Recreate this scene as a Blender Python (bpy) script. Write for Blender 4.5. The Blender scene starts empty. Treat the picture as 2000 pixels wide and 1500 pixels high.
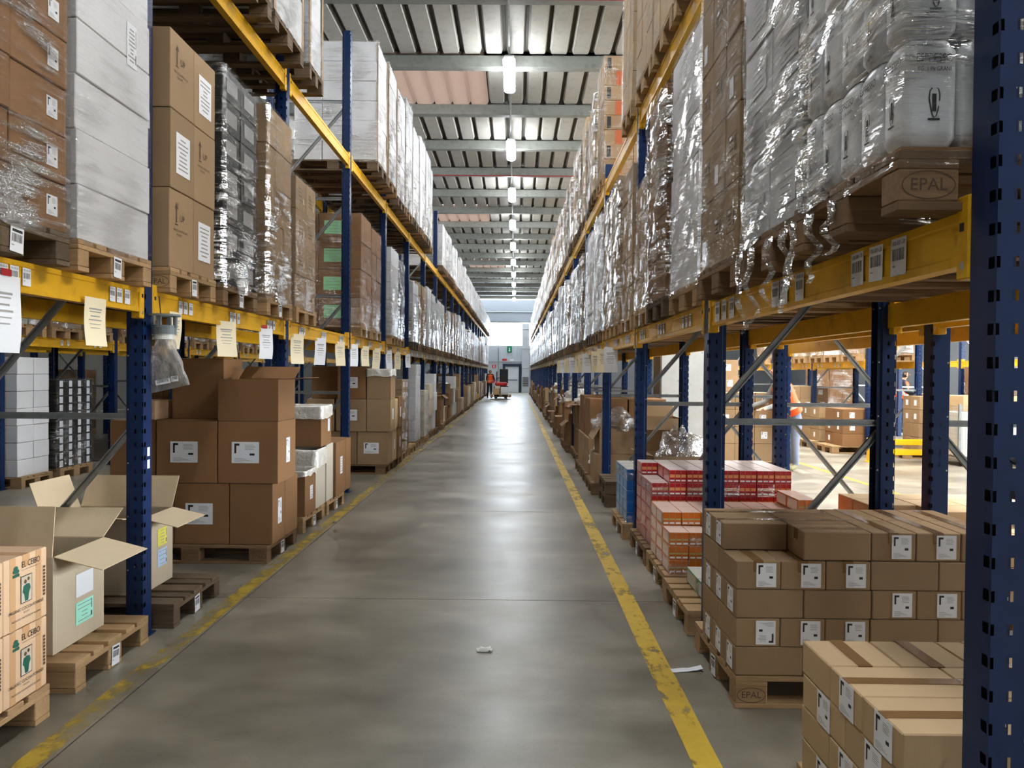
import bpy, math, random
from mathutils import Vector, Matrix, Euler, noise
R = math.radians
rnd = random.Random(7)
sc = bpy.context.scene
COL = sc.collection
# ------------------------------------------------------------------ camera, world, light, exposure
cam = bpy.data.cameras.new('camera'); cam.sensor_width = 36; cam.lens = 27.0; cam.clip_end = 200; cam.clip_start = .05
camo = bpy.data.objects.new('camera', cam); COL.objects.link(camo)
camo.matrix_world = (Matrix.Translation((0, 0, 1.5)) @ Matrix.Rotation(math.atan(7/1500), 4, 'Z')
                     @ Matrix.Rotation(R(90)-math.atan(21/1500), 4, 'X') @ Matrix.Rotation(R(.5), 4, 'Z'))
sc.camera = camo
wd = bpy.data.worlds.new('overcast_sky'); sc.world = wd; wd.use_nodes = True
wd.node_tree.nodes['Background'].inputs[0].default_value = (.80, .91, 1, 1)
wd.node_tree.nodes['Background'].inputs[1].default_value = 7.0
def area(name, loc, rot, sx, sy, power, col):
    l = bpy.data.lights.new(name, 'AREA'); l.shape = 'RECTANGLE'; l.size = sx; l.size_y = sy; l.energy = power; l.color = col
    o = bpy.data.objects.new(name, l); COL.objects.link(o); o.location = loc; o.rotation_euler = rot
    o.visible_camera = True
    return o
area('daylight_dock_doors', (20.7, 9, 2.6), (0, R(90), 0), 4.6, 22, 6000, (.93, .97, 1))
area('daylight_end_window', (0, 59.6, 4.5), (R(-90), 0, 0), 9, 1.7, 800, (.78, .89, 1))
area('added_right_floor_light', (5.4, 16, 7.2), (0, 0, 0), 2.2, 34, 5200, (1, .98, .94))  # added panel under the closed roof, brightens the right-hand floor
LAMP = 86.0
vs = sc.view_settings
vs.view_transform = 'Standard'; vs.look = 'None'; vs.gamma = 1; vs.use_curve_mapping = False
vs.exposure = 0.02
sc.cycles.use_denoising = True
sc.cycles.caustics_reflective = False; sc.cycles.caustics_refractive = False
sc.cycles.transparent_max_bounces = 8; sc.cycles.max_bounces = 5; sc.cycles.diffuse_bounces = 3; sc.cycles.glossy_bounces = 2
sc.cycles.use_adaptive_sampling = True; sc.cycles.adaptive_threshold = .11; sc.cycles.adaptive_min_samples = 12
sc.cycles.sample_clamp_indirect = 6
# ------------------------------------------------------------------ materials
MATS = {}
def srgb(r, g, b):
    f = lambda c: (c/255/12.92) if c/255 <= .04045 else ((c/255+.055)/1.055)**2.4
    return (f(r), f(g), f(b), 1)
class N:
    def __init__(s, name):
        s.m = bpy.data.materials.new(name); s.m.use_nodes = True; MATS[name] = s.m
        s.t = s.m.node_tree; s.n = s.t.nodes; s.b = s.n['Principled BSDF']; s.out = s.n['Material Output']
    def node(s, typ, **kw):
        n = s.n.new(typ)
        for k, v in kw.items():
            if k.startswith('_'): setattr(n, k[1:], v)
        return n
    def link(s, a, b): s.t.links.new(a, b)
    def set(s, **kw):
        for k, v in kw.items():
            s.b.inputs[{'rough': 'Roughness', 'metal': 'Metallic', 'col': 'Base Color', 'spec': 'Specular IOR Level', 'coat': 'Coat Weight', 'alpha': 'Alpha', 'em': 'Emission Color', 'ems': 'Emission Strength'}[k]].default_value = v
        return s
    def tex(s, scale=(1, 1, 1), rot=(0, 0, 0), src='Object'):
        tc = s.node('ShaderNodeTexCoord'); mp = s.node('ShaderNodeMapping'); mp.inputs['Scale'].default_value = scale; mp.inputs['Rotation'].default_value = rot
        if src == 'World':
            g = s.node('ShaderNodeNewGeometry'); s.link(g.outputs['Position'], mp.inputs[0])
        else: s.link(tc.outputs[src], mp.inputs[0])
        return mp.outputs[0]
    def noise(s, vec, scale, detail=3, rough=.55, dist=0):
        n = s.node('ShaderNodeTexNoise'); n.inputs['Scale'].default_value = scale; n.inputs['Detail'].default_value = detail
        n.inputs['Roughness'].default_value = rough; n.inputs['Distortion'].default_value = dist; s.link(vec, n.inputs['Vector'])
        return n.outputs['Fac']
    def ramp(s, fac, stops):
        r = s.node('ShaderNodeValToRGB'); e = r.color_ramp.elements
        while len(e) < len(stops): e.new(.5)
        for i, (p, c) in enumerate(stops): e[i].position = p; e[i].color = c if len(c) == 4 else (*c, 1)
        s.link(fac, r.inputs[0]); return r.outputs[0]
    def mix(s, fac, a, b, mode='MIX'):
        m = s.node('ShaderNodeMix'); m.data_type = 'RGBA'; m.blend_type = mode
        for sock, v in ((0, fac), (6, a), (7, b)):
            if hasattr(v, 'is_output'): s.link(v, m.inputs[sock])
            elif sock == 0: m.inputs[0].default_value = v
            else: m.inputs[sock].default_value = v
        return m.outputs[2]
    def math(s, op, a, b=0.0, clamp=False):
        m = s.node('ShaderNodeMath'); m.operation = op; m.use_clamp = clamp
        for i, v in enumerate((a, b)):
            if hasattr(v, 'is_output'): s.link(v, m.inputs[i])
            else: m.inputs[i].default_value = v
        return m.outputs[0]
    def bump(s, h, strength=.3, dist=.01):
        b = s.node('ShaderNodeBump'); b.inputs['Strength'].default_value = strength; b.inputs['Distance'].default_value = dist
        s.link(h, b.inputs['Height']); return b.outputs[0]
    def rand(s): return s.node('ShaderNodeObjectInfo').outputs['Random']
    def col(s, c): s.link(c, s.b.inputs['Base Color']); return s
def grey(v): return (v, v, v, 1)
def m_plain(name, c, rough=.5, metal=0, spec=.5, var=0.0):
    m = N(name).set(col=c, rough=rough, metal=metal, spec=spec)
    if var:
        k = m.ramp(m.rand(), [(0, grey(1-var)), (1, grey(1))])
        m.col(m.mix(1, c, k, 'MULTIPLY'))
    return m
def m_card(name, c, var=.16, rough=.72):
    m = N(name).set(rough=rough, spec=.25)
    v = m.tex()
    n1 = m.noise(v, 5, 4); n2 = m.noise(m.tex((90, 90, 3)), 4, 2)
    base = m.mix(n1, [x*.90 for x in c[:3]]+[1], [min(1, x*1.08) for x in c[:3]]+[1])
    base = m.mix(1, base, m.ramp(n2, [(.3, grey(.95)), (.7, grey(1))]), 'MULTIPLY')
    base = m.mix(1, base, m.ramp(m.rand(), [(0, grey(1-var)), (1, grey(1))]), 'MULTIPLY')
    m.col(base); m.link(m.bump(n2, .06, .004), m.b.inputs['Normal'])
m_card('kraft', srgb(168, 139, 105)); m_card('kraft_light', srgb(202, 172, 132)); m_card('kraft_dark', srgb(148, 109, 73))
m_card('kraft_lit', srgb(224, 202, 168), .05); m_card('kraft_inside', srgb(172, 138, 102), .06); m_card('kraft_pink', srgb(228, 192, 156), .05)  # carton flap tone made paler, strong light from above put into the colour
m_card('card_white', srgb(228, 228, 230), .08, .5); m_card('card_grey', srgb(206, 190, 164), .06); m_card('card_cream', srgb(214, 203, 184), .12)
m_card('card_black', srgb(44, 44, 42), .2, .4); m_card('print_white', srgb(206, 208, 210), .1, .42)
m_plain('tape_brown', srgb(128, 96, 60), .22); m_plain('tape_tan', srgb(212, 166, 122), .25); m_plain('tape_orange', srgb(186, 92, 46), .4)
m_plain('ink', srgb(30, 28, 30), .6); m_plain('ink_brown', srgb(88, 66, 46), .7); m_plain('ink_green', srgb(24, 92, 72), .6); m_plain('ink_grey', srgb(158, 156, 154), .7)
m_plain('paper', srgb(238, 240, 245), .45); m_plain('paper_cream', srgb(240, 226, 192), .6); m_plain('paper_green', srgb(150, 220, 160), .55)
m_plain('paper_mint', srgb(170, 245, 222), .5); m_plain('paper_yellow', srgb(238, 226, 96), .5); m_plain('paper_blue', srgb(190, 215, 240), .5); m_plain('paper_peach', srgb(235, 170, 130), .5)
m_plain('red_print', srgb(180, 24, 34), .5)
for nm, c in (('pack_red', srgb(196, 26, 44)), ('pack_orange', srgb(224, 120, 36)), ('pack_blue', srgb(24, 104, 184)), ('pack_green', srgb(70, 150, 70))):
    m = m_plain(nm, c, .3, var=.2); m.set(coat=.5)
m_plain('pack_peach', srgb(232, 158, 104), .35); m_plain('pack_sage', srgb(186, 176, 118), .35); m_plain('pack_sky', srgb(110, 160, 205), .35)
m_plain('pack_top', srgb(236, 218, 214), .3); m_plain('pack_top_orange', srgb(240, 214, 200), .25); m_plain('pack_top_grey', srgb(206, 206, 196), .3); m_plain('pack_top_pink', srgb(206, 150, 146), .25)
def m_wood(name, a, b, var=.3):
    m = N(name).set(rough=.75, spec=.2)
    n1 = m.noise(m.tex((2, 30, 30)), 2.5, 4, .6, .6); n2 = m.noise(m.tex(), 3, 3)
    c = m.mix(n1, a, b); c = m.mix(1, c, m.ramp(n2, [(.25, grey(.72)), (.7, grey(1))]), 'MULTIPLY')
    m.col(m.mix(1, c, m.ramp(m.rand(), [(0, grey(1-var)), (1, grey(1))]), 'MULTIPLY')); m.link(m.bump(n1, .2, .004), m.b.inputs['Normal'])
m_wood('pallet_wood', srgb(168, 132, 92), srgb(212, 178, 134)); m_wood('pallet_grey', srgb(84, 70, 56), srgb(134, 114, 92)); m_wood('pallet_brown', srgb(116, 90, 66), srgb(168, 136, 102))
def m_paint(name, c, dirt=.7, rough=.35):
    m = N(name).set(rough=rough, spec=.35)
    n = m.noise(m.tex((1, 1, 1)), 6, 5, .65)
    m.col(m.mix(1, c, m.ramp(n, [(.28, grey(dirt)), (.5, grey(1))]), 'MULTIPLY'))
m_paint('blue_paint', srgb(13, 40, 84)); m_paint('yellow_paint', srgb(226, 172, 28), .62, .42); m_paint('beam_label_glare', srgb(158, 150, 126), .75, .45); m_paint('guard_yellow', srgb(246, 186, 16), .9)  # far lower beams: labels and glare put into a greyer colour
m = N('galvanised').set(metal=.75, rough=.38); m.col(m.mix(m.noise(m.tex(), 14, 4), srgb(120, 124, 124), srgb(178, 182, 182)))
m_plain('steel_dark', srgb(40, 42, 46), .45, .3); m_plain('bolt', srgb(190, 190, 186), .3, .9); m_plain('white_trim', srgb(232, 222, 196), .5)
# stretch film: clear glossy sheet with drawn-out wrinkles
def m_film(name, base, streak, tint=(.97, .97, .97, 1), rough=.16, ang=.5, bd=.05, dsh=.12, dcol=(.85, .85, .86, 1), iso=False):
    m = N(name); t = m
    v1 = m.tex((1.2, 1.2, 14), (ang, ang*.8, 0)); v2 = m.tex((3, 3, 26), (ang*.8, -ang*.6, .3))
    if iso: v1 = m.tex((2.5, 2.5, 2.5)); v2 = m.tex((6, 6, 6))
    n1 = m.noise(v1, 2.2, 3, .62, .5); n2 = m.noise(v2, 3.4, 2, .65, .8); n3 = m.noise(m.tex(), 3.0, 1)
    h = m.math('ADD', m.math('MULTIPLY', n1, 1.0), m.math('MULTIPLY', n2, .6))
    bm = m.bump(h, 1.0, bd)
    gl = m.node('ShaderNodeBsdfGlossy'); gl.inputs['Color'].default_value = (1, 1, 1, 1); gl.inputs['Roughness'].default_value = rough; m.link(bm, gl.inputs['Normal'])
    df = m.node('ShaderNodeBsdfDiffuse'); df.inputs['Color'].default_value = dcol; m.link(bm, df.inputs['Normal'])
    g2 = m.node('ShaderNodeMixShader'); g2.inputs[0].default_value = dsh; m.link(gl.outputs[0], g2.inputs[1]); m.link(df.outputs[0], g2.inputs[2])
    tr = m.node('ShaderNodeBsdfTransparent'); tr.inputs['Color'].default_value = tint
    st = m.math('MULTIPLY', m.ramp(m.math('MULTIPLY', n1, n3), [(.24, grey(0)), (.36, grey(1))]), streak)
    lw = m.node('ShaderNodeLayerWeight'); lw.inputs[0].default_value = .35; m.link(bm, lw.inputs['Normal'])
    f = m.math('ADD', m.math('ADD', st, base), m.math('MULTIPLY', lw.outputs['Fresnel'], .13), True)
    mx = m.node('ShaderNodeMixShader'); m.link(f, mx.inputs[0]); m.link(tr.outputs[0], mx.inputs[1]); m.link(g2.outputs[0], mx.inputs[2])
    m.link(mx.outputs[0], m.out.inputs['Surface'])
m_film('film', .035, .42, rough=.07, bd=.06); m_film('film_heavy', .05, .78, rough=.055, bd=.085); m_film('film_light', .02, .24, rough=.08, bd=.05); m_film('bag_clear', .22, .3, rough=.12, dsh=.4, iso=True, bd=.03); m_film('liner', .82, .18, rough=.3, dsh=.8, dcol=(.88, .84, .76, 1), iso=True, bd=.014)
m_film('bag_grey', .30, .12, tint=(.80, .78, .74, 1), rough=.3, dsh=.6, dcol=(.62, .6, .57, 1), iso=True, bd=.015)
# concrete floor: trowelled slab, polished along the aisle, with stains
m = N('floor_concrete').set(spec=.5)
v = m.tex(src='World'); n1 = m.noise(v, .5, 4, .6); n2 = m.noise(v, 2.6, 4, .6); n3 = m.noise(m.tex((.55, 1.3, 1), (0, 0, .25), src='World'), 1.1, 4, .62); n4 = m.noise(v, 60, 1)
c = m.mix(m.ramp(n1, [(.3, grey(0)), (.7, grey(1))]), srgb(128, 120, 105), srgb(172, 164, 148))
c = m.mix(1, c, m.ramp(n2, [(.32, grey(.74)), (.62, grey(1))]), 'MULTIPLY'); c = m.mix(1, c, m.ramp(n3, [(.38, grey(.60)), (.64, grey(1))]), 'MULTIPLY')
c = m.mix(1, c, m.ramp(n4, [(.2, grey(.88)), (.5, grey(1))]), 'MULTIPLY'); m.col(c)
m.link(m.ramp(m.mix(.5, n3, n2), [(.3, grey(.26)), (.7, grey(.46))]), m.b.inputs['Roughness']); m.link(m.bump(n2, .03, .01), m.b.inputs['Normal'])
# worn floor paint
m = N('line_paint').set(rough=.5)
n1 = m.noise(m.tex((3, .8, 1), src='World'), 2.2, 6, .7); n2 = m.noise(m.tex(src='World'), 9, 5, .7)
m.col(m.mix(n2, srgb(178, 140, 30), srgb(232, 196, 50)))
m.link(m.ramp(m.math('ADD', m.math('MULTIPLY', n1, .65), m.math('MULTIPLY', n2, .45)), [(.44, grey(0)), (.53, grey(.92))]), m.b.inputs['Alpha'])
m = N('line_paint_faded').set(rough=.5)
n1 = m.noise(m.tex((3, .5, 1), src='World'), 1.6, 6, .7); n2 = m.noise(m.tex(src='World'), 9, 5, .7)
m.col(m.mix(n2, srgb(150, 124, 44), srgb(214, 182, 52)))
m.link(m.ramp(m.math('ADD', m.math('MULTIPLY', n1, .65), m.math('MULTIPLY', n2, .45)), [(.49, grey(0)), (.62, grey(.85))]), m.b.inputs['Alpha'])
m_paint('roof_sheet', srgb(176, 174, 166), .8, .5); m_paint('roof_back', srgb(84, 82, 76), .8, .7); m_paint('roof_beam', srgb(136, 138, 132), .75, .5)
m = N('skylight_sheet').set(rough=.4)
tl = m.node('ShaderNodeBsdfTranslucent'); tl.inputs['Color'].default_value = (.36, .29, .25, 1); mx = m.node('ShaderNodeMixShader'); mx.inputs[0].default_value = .85
n = m.noise(m.tex((3, 1, 3)), 3, 5); m.col(m.mix(n, srgb(150, 110, 88), srgb(206, 172, 146))); m.link(m.b.outputs[0], mx.inputs[1]); m.link(tl.outputs[0], mx.inputs[2]); m.link(mx.outputs[0], m.out.inputs['Surface'])
m = N('wall_concrete').set(rough=.8); n = m.noise(m.tex(src='World'), 1.3, 5); m.col(m.mix(n, srgb(166, 172, 180), srgb(196, 200, 204)))
m_plain('wall_dark', srgb(120, 118, 112), .85); m_plain('wall_panel_grey', srgb(128, 132, 138), .75)
m = N('column_concrete').set(rough=.85); v = m.tex(); n = m.noise(v, 3, 6, .65); n2 = m.noise(v, 16, 3)
c = m.mix(n, srgb(152, 156, 156), srgb(190, 192, 190)); m.col(m.mix(1, c, m.ramp(n2, [(.26, grey(.6)), (.36, grey(1))]), 'MULTIPLY'))
m = N('lamp_light'); m.set(em=(.93, .97, 1, 1), ems=LAMP, col=(1, 1, 1, 1))
m_plain('lamp_body', srgb(200, 204, 206), .4); m_plain('cable_red', srgb(170, 40, 36), .5)
m_plain('door_white', srgb(206, 212, 216), .5); m_plain('frame_navy', srgb(26, 44, 62), .5); m_plain('sign_green', srgb(10, 120, 80), .4); m_plain('sign_red', srgb(206, 40, 44), .4); m_plain('sign_blue', srgb(40, 120, 200), .4)
m_plain('truck_red', srgb(196, 44, 36), .35); m_plain('rubber', srgb(24, 24, 26), .7); m_plain('plastic_grey', srgb(110, 118, 122), .45); m_plain('plastic_white', srgb(226, 226, 220), .4)
m_plain('vest_orange', srgb(255, 92, 30), .6); m_plain('trousers_grey', srgb(128, 138, 160), .8); m_plain('jumper_grey', srgb(122, 122, 120), .85); m_plain('skin', srgb(196, 140, 112), .5); m_plain('hair_dark', srgb(40, 34, 30), .7); m_plain('hair_grey', srgb(104, 102, 100), .7); m_plain('navy_cloth', srgb(34, 38, 50), .8); m_plain('shoe', srgb(150, 146, 110), .6); m_plain('reflective', srgb(220, 222, 200), .3)
m_plain('foil', srgb(232, 234, 236), .3, .1); m_plain('joint_dark', srgb(58, 54, 48), .8); m_plain('green_plastic', srgb(20, 100, 60), .5)
m = N('window_glass'); gl = m.node('ShaderNodeBsdfGlossy'); gl.inputs['Roughness'].default_value = .05; tr = m.node('ShaderNodeBsdfTransparent'); tr.inputs['Color'].default_value = (.92, .96, 1, 1)
mx = m.node('ShaderNodeMixShader'); mx.inputs[0].default_value = .06; m.link(tr.outputs[0], mx.inputs[1]); m.link(gl.outputs[0], mx.inputs[2]); m.link(mx.outputs[0], m.out.inputs['Surface'])
# ------------------------------------------------------------------ mesh builder and object helpers
class MB:
    def __init__(s): s.v = []; s.f = []; s.mi = []; s.mats = []
    def mid(s, mat):
        if mat not in s.mats: s.mats.append(mat)
        return s.mats.index(mat)
    def poly(s, pts, mat):
        b = len(s.v); s.v += [tuple(p) for p in pts]; s.f.append(tuple(range(b, b+len(pts)))); s.mi.append(s.mid(mat)); return s
    def box(s, x0, x1, y0, y1, z0, z1, mat, c=0.0):
        i = s.mid(mat); b = len(s.v)
        if c <= 0:
            s.v += [(x, y, z) for z in (z0, z1) for y in (y0, y1) for x in (x0, x1)]
            fs = [(0, 2, 3, 1), (4, 5, 7, 6), (0, 1, 5, 4), (2, 6, 7, 3), (0, 4, 6, 2), (1, 3, 7, 5)]
            s.f += [tuple(b+k for k in f) for f in fs]; s.mi += [i]*6; return s
        # chamfered box: 24 verts
        idx = {}
        for sx in (0, 1):
            for sy in (0, 1):
                for sz in (0, 1):
                    X, Y, Z = (x0, x1)[sx], (y0, y1)[sy], (z0, z1)[sz]; dx, dy, dz = (c, -c)[sx], (c, -c)[sy], (c, -c)[sz]
                    idx[sx, sy, sz, 0] = len(s.v); s.v.append((X, Y+dy, Z+dz))
                    idx[sx, sy, sz, 1] = len(s.v); s.v.append((X+dx, Y, Z+dz))
                    idx[sx, sy, sz, 2] = len(s.v); s.v.append((X+dx, Y+dy, Z))
        fs = []
        q = [(0, 0), (1, 0), (1, 1), (0, 1)]
        for e in (0, 1):
            o = (lambda l: l if e else l[::-1])
            fs.append(o([idx[e, a, b2, 0] for a, b2 in q])); fs.append(o([idx[a, e, b2, 1] for b2, a in q])); fs.append(o([idx[a, b2, e, 2] for a, b2 in q]))
        for a in (0, 1):
            for b2 in (0, 1):
                def e4(l, flip): return l[::-1] if flip else l
                fs.append(e4([idx[a, b2, 0, 0], idx[a, b2, 0, 1], idx[a, b2, 1, 1], idx[a, b2, 1, 0]], (a+b2) % 2 == 0 and False))
                fs.append([idx[a, 0, b2, 0], idx[a, 0, b2, 2], idx[a, 1, b2, 2], idx[a, 1, b2, 0]])
                fs.append([idx[0, a, b2, 1], idx[0, a, b2, 2], idx[1, a, b2, 2], idx[1, a, b2, 1]])
                for d in (0, 1): fs.append([idx[a, b2, d, 0], idx[a, b2, d, 1], idx[a, b2, d, 2]])
        s.f += [tuple(f) for f in fs]; s.mi += [i]*len(fs); return s
    def grid(s, fn, nu, nv, mat, closed_u=False):
        b = len(s.v); i = s.mid(mat); cu = nu if closed_u else nu+1
        for a in range(nv+1):
            for k in range(cu): s.v.append(tuple(fn(k/nu, a/nv)))
        for a in range(nv):
            for k in range(nu):
                k2 = (k+1) % cu
                s.f.append((b+a*cu+k, b+a*cu+k2, b+(a+1)*cu+k2, b+(a+1)*cu+k)); s.mi.append(i)
        return s
    def tube(s, pts, r, mat, n=8, cap=True):
        pts = [Vector(p) for p in pts]; rings = []; i = s.mid(mat)
        for k, p in enumerate(pts):
            d = (pts[min(k+1, len(pts)-1)]-pts[max(k-1, 0)]).normalized()
            a = d.cross(Vector((0, 0, 1)) if abs(d.z) < .9 else Vector((1, 0, 0))).normalized(); bb = d.cross(a)
            rr = r[k] if isinstance(r, (list, tuple)) else r
            rings.append(len(s.v)); s.v += [tuple(p+a*math.cos(t*2*math.pi/n)*rr+bb*math.sin(t*2*math.pi/n)*rr) for t in range(n)]
        for k in range(len(pts)-1):
            for t in range(n):
                s.f.append((rings[k]+t, rings[k]+(t+1) % n, rings[k+1]+(t+1) % n, rings[k+1]+t)); s.mi.append(i)
        if cap:
            s.f.append(tuple(rings[0]+t for t in range(n))[::-1]); s.f.append(tuple(rings[-1]+t for t in range(n))); s.mi += [i, i]
        return s
    def extrude(s, prof, axis, a, b, mat, cap=True):
        """prof: list of 2D points; extruded along axis from a to b"""
        def p3(p, t): return {'x': (t, p[0], p[1]), 'y': (p[0], t, p[1]), 'z': (p[0], p[1], t)}[axis]
        n = len(prof); k = len(s.v); i = s.mid(mat)
        s.v += [p3(p, a) for p in prof]+[p3(p, b) for p in prof]
        for t in range(n): s.f.append((k+t, k+(t+1) % n, k+n+(t+1) % n, k+n+t)); s.mi.append(i)
        if cap: s.f += [tuple(range(k, k+n))[::-1], tuple(range(k+n, k+2*n))]; s.mi += [i, i]
        return s
    def add_mesh(s, me, mat, M=Matrix()):
        b = len(s.v); i = s.mid(mat)
        s.v += [tuple(M @ v.co) for v in me.vertices]
        for p in me.polygons: s.f.append(tuple(b+k for k in p.vertices)); s.mi.append(i)
        return s
    def mesh(s, name, smooth=False, fix=False):
        me = bpy.data.meshes.new(name); me.from_pydata(s.v, [], s.f)
        for mt in s.mats: me.materials.append(MATS[mt])
        if len(s.mats) > 1: me.polygons.foreach_set('material_index', s.mi)
        if smooth: me.polygons.foreach_set('use_smooth', [True]*len(s.f))
        me.update(); return me
LABELS = {}
def ob(name, me, parent=None, loc=(0, 0, 0), rot=None, scale=None):
    o = bpy.data.objects.new(name, me); COL.objects.link(o)
    if parent is not None: o.parent = parent
    o.location = loc
    if rot is not None: o.rotation_euler = rot
    if scale is not None: o.scale = scale
    return o
def tag(o, label, cat, group=None, kind=None):
    o['label'] = label; o['category'] = cat
    if group: o['group'] = group
    if kind: o['kind'] = kind
    n = len(label.split())
    if n < 4 or n > 16: print('LABEL LENGTH', n, label)
    LABELS.setdefault(label, []).append((o.name, group))
    return o
def thing(name, label, cat, loc=(0, 0, 0), rot=None, group=None, me=None):
    return tag(ob(name, me, None, loc, rot), label, cat, group)
def struct(name, me, parent=None, loc=(0, 0, 0)):
    o = ob(name, me, parent, loc)
    if parent is None: o['kind'] = 'structure'
    return o
CACHE = {}
def cached(key, fn):
    if key not in CACHE: CACHE[key] = fn()
    return CACHE[key]
ORD = ['first', 'second', 'third', 'fourth', 'fifth', 'sixth', 'seventh', 'eighth', 'ninth', 'tenth', 'eleventh', 'twelfth', 'thirteenth', 'fourteenth', 'fifteenth', 'sixteenth', 'seventeenth', 'eighteenth', 'nineteenth', 'twentieth']
TENS = {2: 'twenty', 3: 'thirty', 4: 'forty', 5: 'fifty', 6: 'sixty', 7: 'seventy'}
def ordw(i):
    if i < 20: return ORD[i]
    n = i+1
    return TENS[n//10]+('-'+ORD[n % 10-1] if n % 10 else '').replace('', '') if n % 10 else TENS[n//10][:-1]+'ieth'
_fc = {}
def text_mesh(body, size, mat, align='CENTER', bold=False, sx=1.0):
    key = ('t', body, size, mat, align, sx)
    def mk():
        cu = bpy.data.curves.new('txt', 'FONT'); cu.body = body; cu.size = size; cu.align_x = align; cu.align_y = 'CENTER'; cu.resolution_u = 2
        if bold: cu.offset = size*.012
        o = bpy.data.objects.new('txt', cu); COL.objects.link(o)
        dg = bpy.context.evaluated_depsgraph_get(); me = bpy.data.meshes.new_from_object(o.evaluated_get(dg))
        mb = MB().add_mesh(me, mat, Matrix.Diagonal((sx, 1, 1, 1)))
        bpy.data.objects.remove(o); bpy.data.curves.remove(cu); bpy.data.meshes.remove(me)
        return mb
    return cached(key, mk)
def put_text(mb, body, size, x, y, mat, z=.0012, sx=1.0, rot=0):
    t = text_mesh(body, size, mat, sx=sx); M = Matrix.Translation((x, y, z)) @ Matrix.Rotation(rot, 4, 'Z')
    b = len(mb.v); i = mb.mid(mat)
    mb.v += [tuple(M @ Vector(v)) for v in t.v]; mb.f += [tuple(b+k for k in f) for f in t.f]; mb.mi += [i]*len(t.f)
def rect(mb, x0, x1, y0, y1, mat, z=.001):
    mb.poly([(x0, y0, z), (x1, y0, z), (x1, y1, z), (x0, y1, z)], mat)
def sheet(mb, w, h, mat, t=.0008): mb.box(-w/2, w/2, -h/2, h/2, 0, t, mat)
FACE = {'-y': Matrix(((1, 0, 0), (0, 0, -1), (0, 1, 0))), '+x': Matrix(((0, 0, 1), (1, 0, 0), (0, 1, 0))),
        '-x': Matrix(((0, 0, -1), (-1, 0, 0), (0, 1, 0))), '+z': Matrix(((1, 0, 0), (0, 1, 0), (0, 0, 1)))}
def stick(name, me, parent, face, at, rot=0, gap=.0006):
    """stick a flat mesh (x right, y up, z out) on a face of its parent at a point in the parent's space"""
    M = FACE[face].to_4x4() @ Matrix.Rotation(rot, 4, 'Z')
    p = Vector(at)+FACE[face] @ Vector((0, 0, gap))
    o = ob(name, me, parent, p); o.rotation_euler = M.to_euler(); return o
# flat prints -------------------------------------------------------
def lab_doc(w=.089, h=.108, mat='paper'):
    def mk():
        m = MB(); sheet(m, w, h, mat)
        k = min(w, h); x0 = -w*.40; y0 = h*.42
        rect(m, x0, x0+k*.09, y0-k*.46, y0, 'ink'); rect(m, x0, x0+k*.24, y0-k*.1, y0, 'ink')
        for i in range(5): rect(m, -w*.02, w*(.30+.1*((i*37) % 3)/3), y0-h*(.06+.055*i)-h*.018, y0-h*(.06+.055*i), 'ink_grey')
        for i in range(5): rect(m, -w*.40, w*(-.1+.12*((i*29) % 4)), -h*(.26+.042*i)-h*.014, -h*(.26+.042*i), 'ink_grey')
        rect(m, w*.16, w*.34, -h*.14, -h*.04, 'ink')
        return m.mesh('doc_label')
    return cached(('doc', w, h, mat), mk)
def lab_lines(w, h, mat, n=6, seed=0, mark=True):
    def mk():
        m = MB(); sheet(m, w, h, mat); r = random.Random(seed)
        for i in range(n):
            y = h*(.36-.72*i/max(1, n-1)); a = w*(.15+.27*r.random()); rect(m, -a, a, y-h*.018, y+h*.018, 'ink_grey')
        if mark: rect(m, w*.36, w*.43, -h*.38, -h*.16, 'ink'); rect(m, w*.38, w*.42, -h*.02, h*.4, 'ink')
        return m.mesh('line_label')
    return cached(('lines', w, h, mat, n, seed, mark), mk)
def lab_bar(w, h, text=None, seed=0):
    def mk():
        m = MB(); sheet(m, w, h, 'paper'); r = random.Random(seed)
        x = -w*.40
        while x < w*.38:
            bw = w*r.choice((.012, .02, .03)); rect(m, x, x+bw, -h*.10, h*.22, 'ink'); x += bw+w*r.choice((.012, .018, .03))
        if text: put_text(m, text, h*.17, 0, h*.36, 'ink', sx=.9)
        else: rect(m, -w*.38, w*.38, h*.29, h*.40, 'ink')
        rect(m, -w*.4, -w*.2, -h*.26, -h*.22, 'ink_grey')
        return m.mesh('barcode_label')
    return cached(('bar', w, h, text, seed), mk)
def lab_plain(w, h, mat):
    return cached(('pl', w, h, mat), lambda: (lambda m: (sheet(m, w, h, mat), m.mesh('plain_label'))[1])(MB()))
# cartons -----------------------------------------------------------
def carton_mesh(dx, dy, dz, mat, c=.004):
    """centre-bottom origin, softly chamfered, with a slit along the closed top flaps"""
    key = ('c', round(dx, 3), round(dy, 3), round(dz, 3), mat, c)
    def mk():
        m = MB().box(-dx/2, dx/2, -dy/2, dy/2, 0, dz, mat, c); return m.mesh('carton')
    return cached(key, mk)
def tape_mesh(L, w, mat, over=.05):
    def mk():
        m = MB(); m.box(-L/2-.0008, L/2+.0008, -w/2, w/2, 0, .0009, mat)
        m.box(-L/2-.0012, -L/2, -w/2, w/2, -over, .0009, mat); m.box(L/2, L/2+.0012, -w/2, w/2, -over, .0009, mat)
        return m.mesh('tape')
    return cached(('tape', round(L, 3), w, mat, over), mk)
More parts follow.
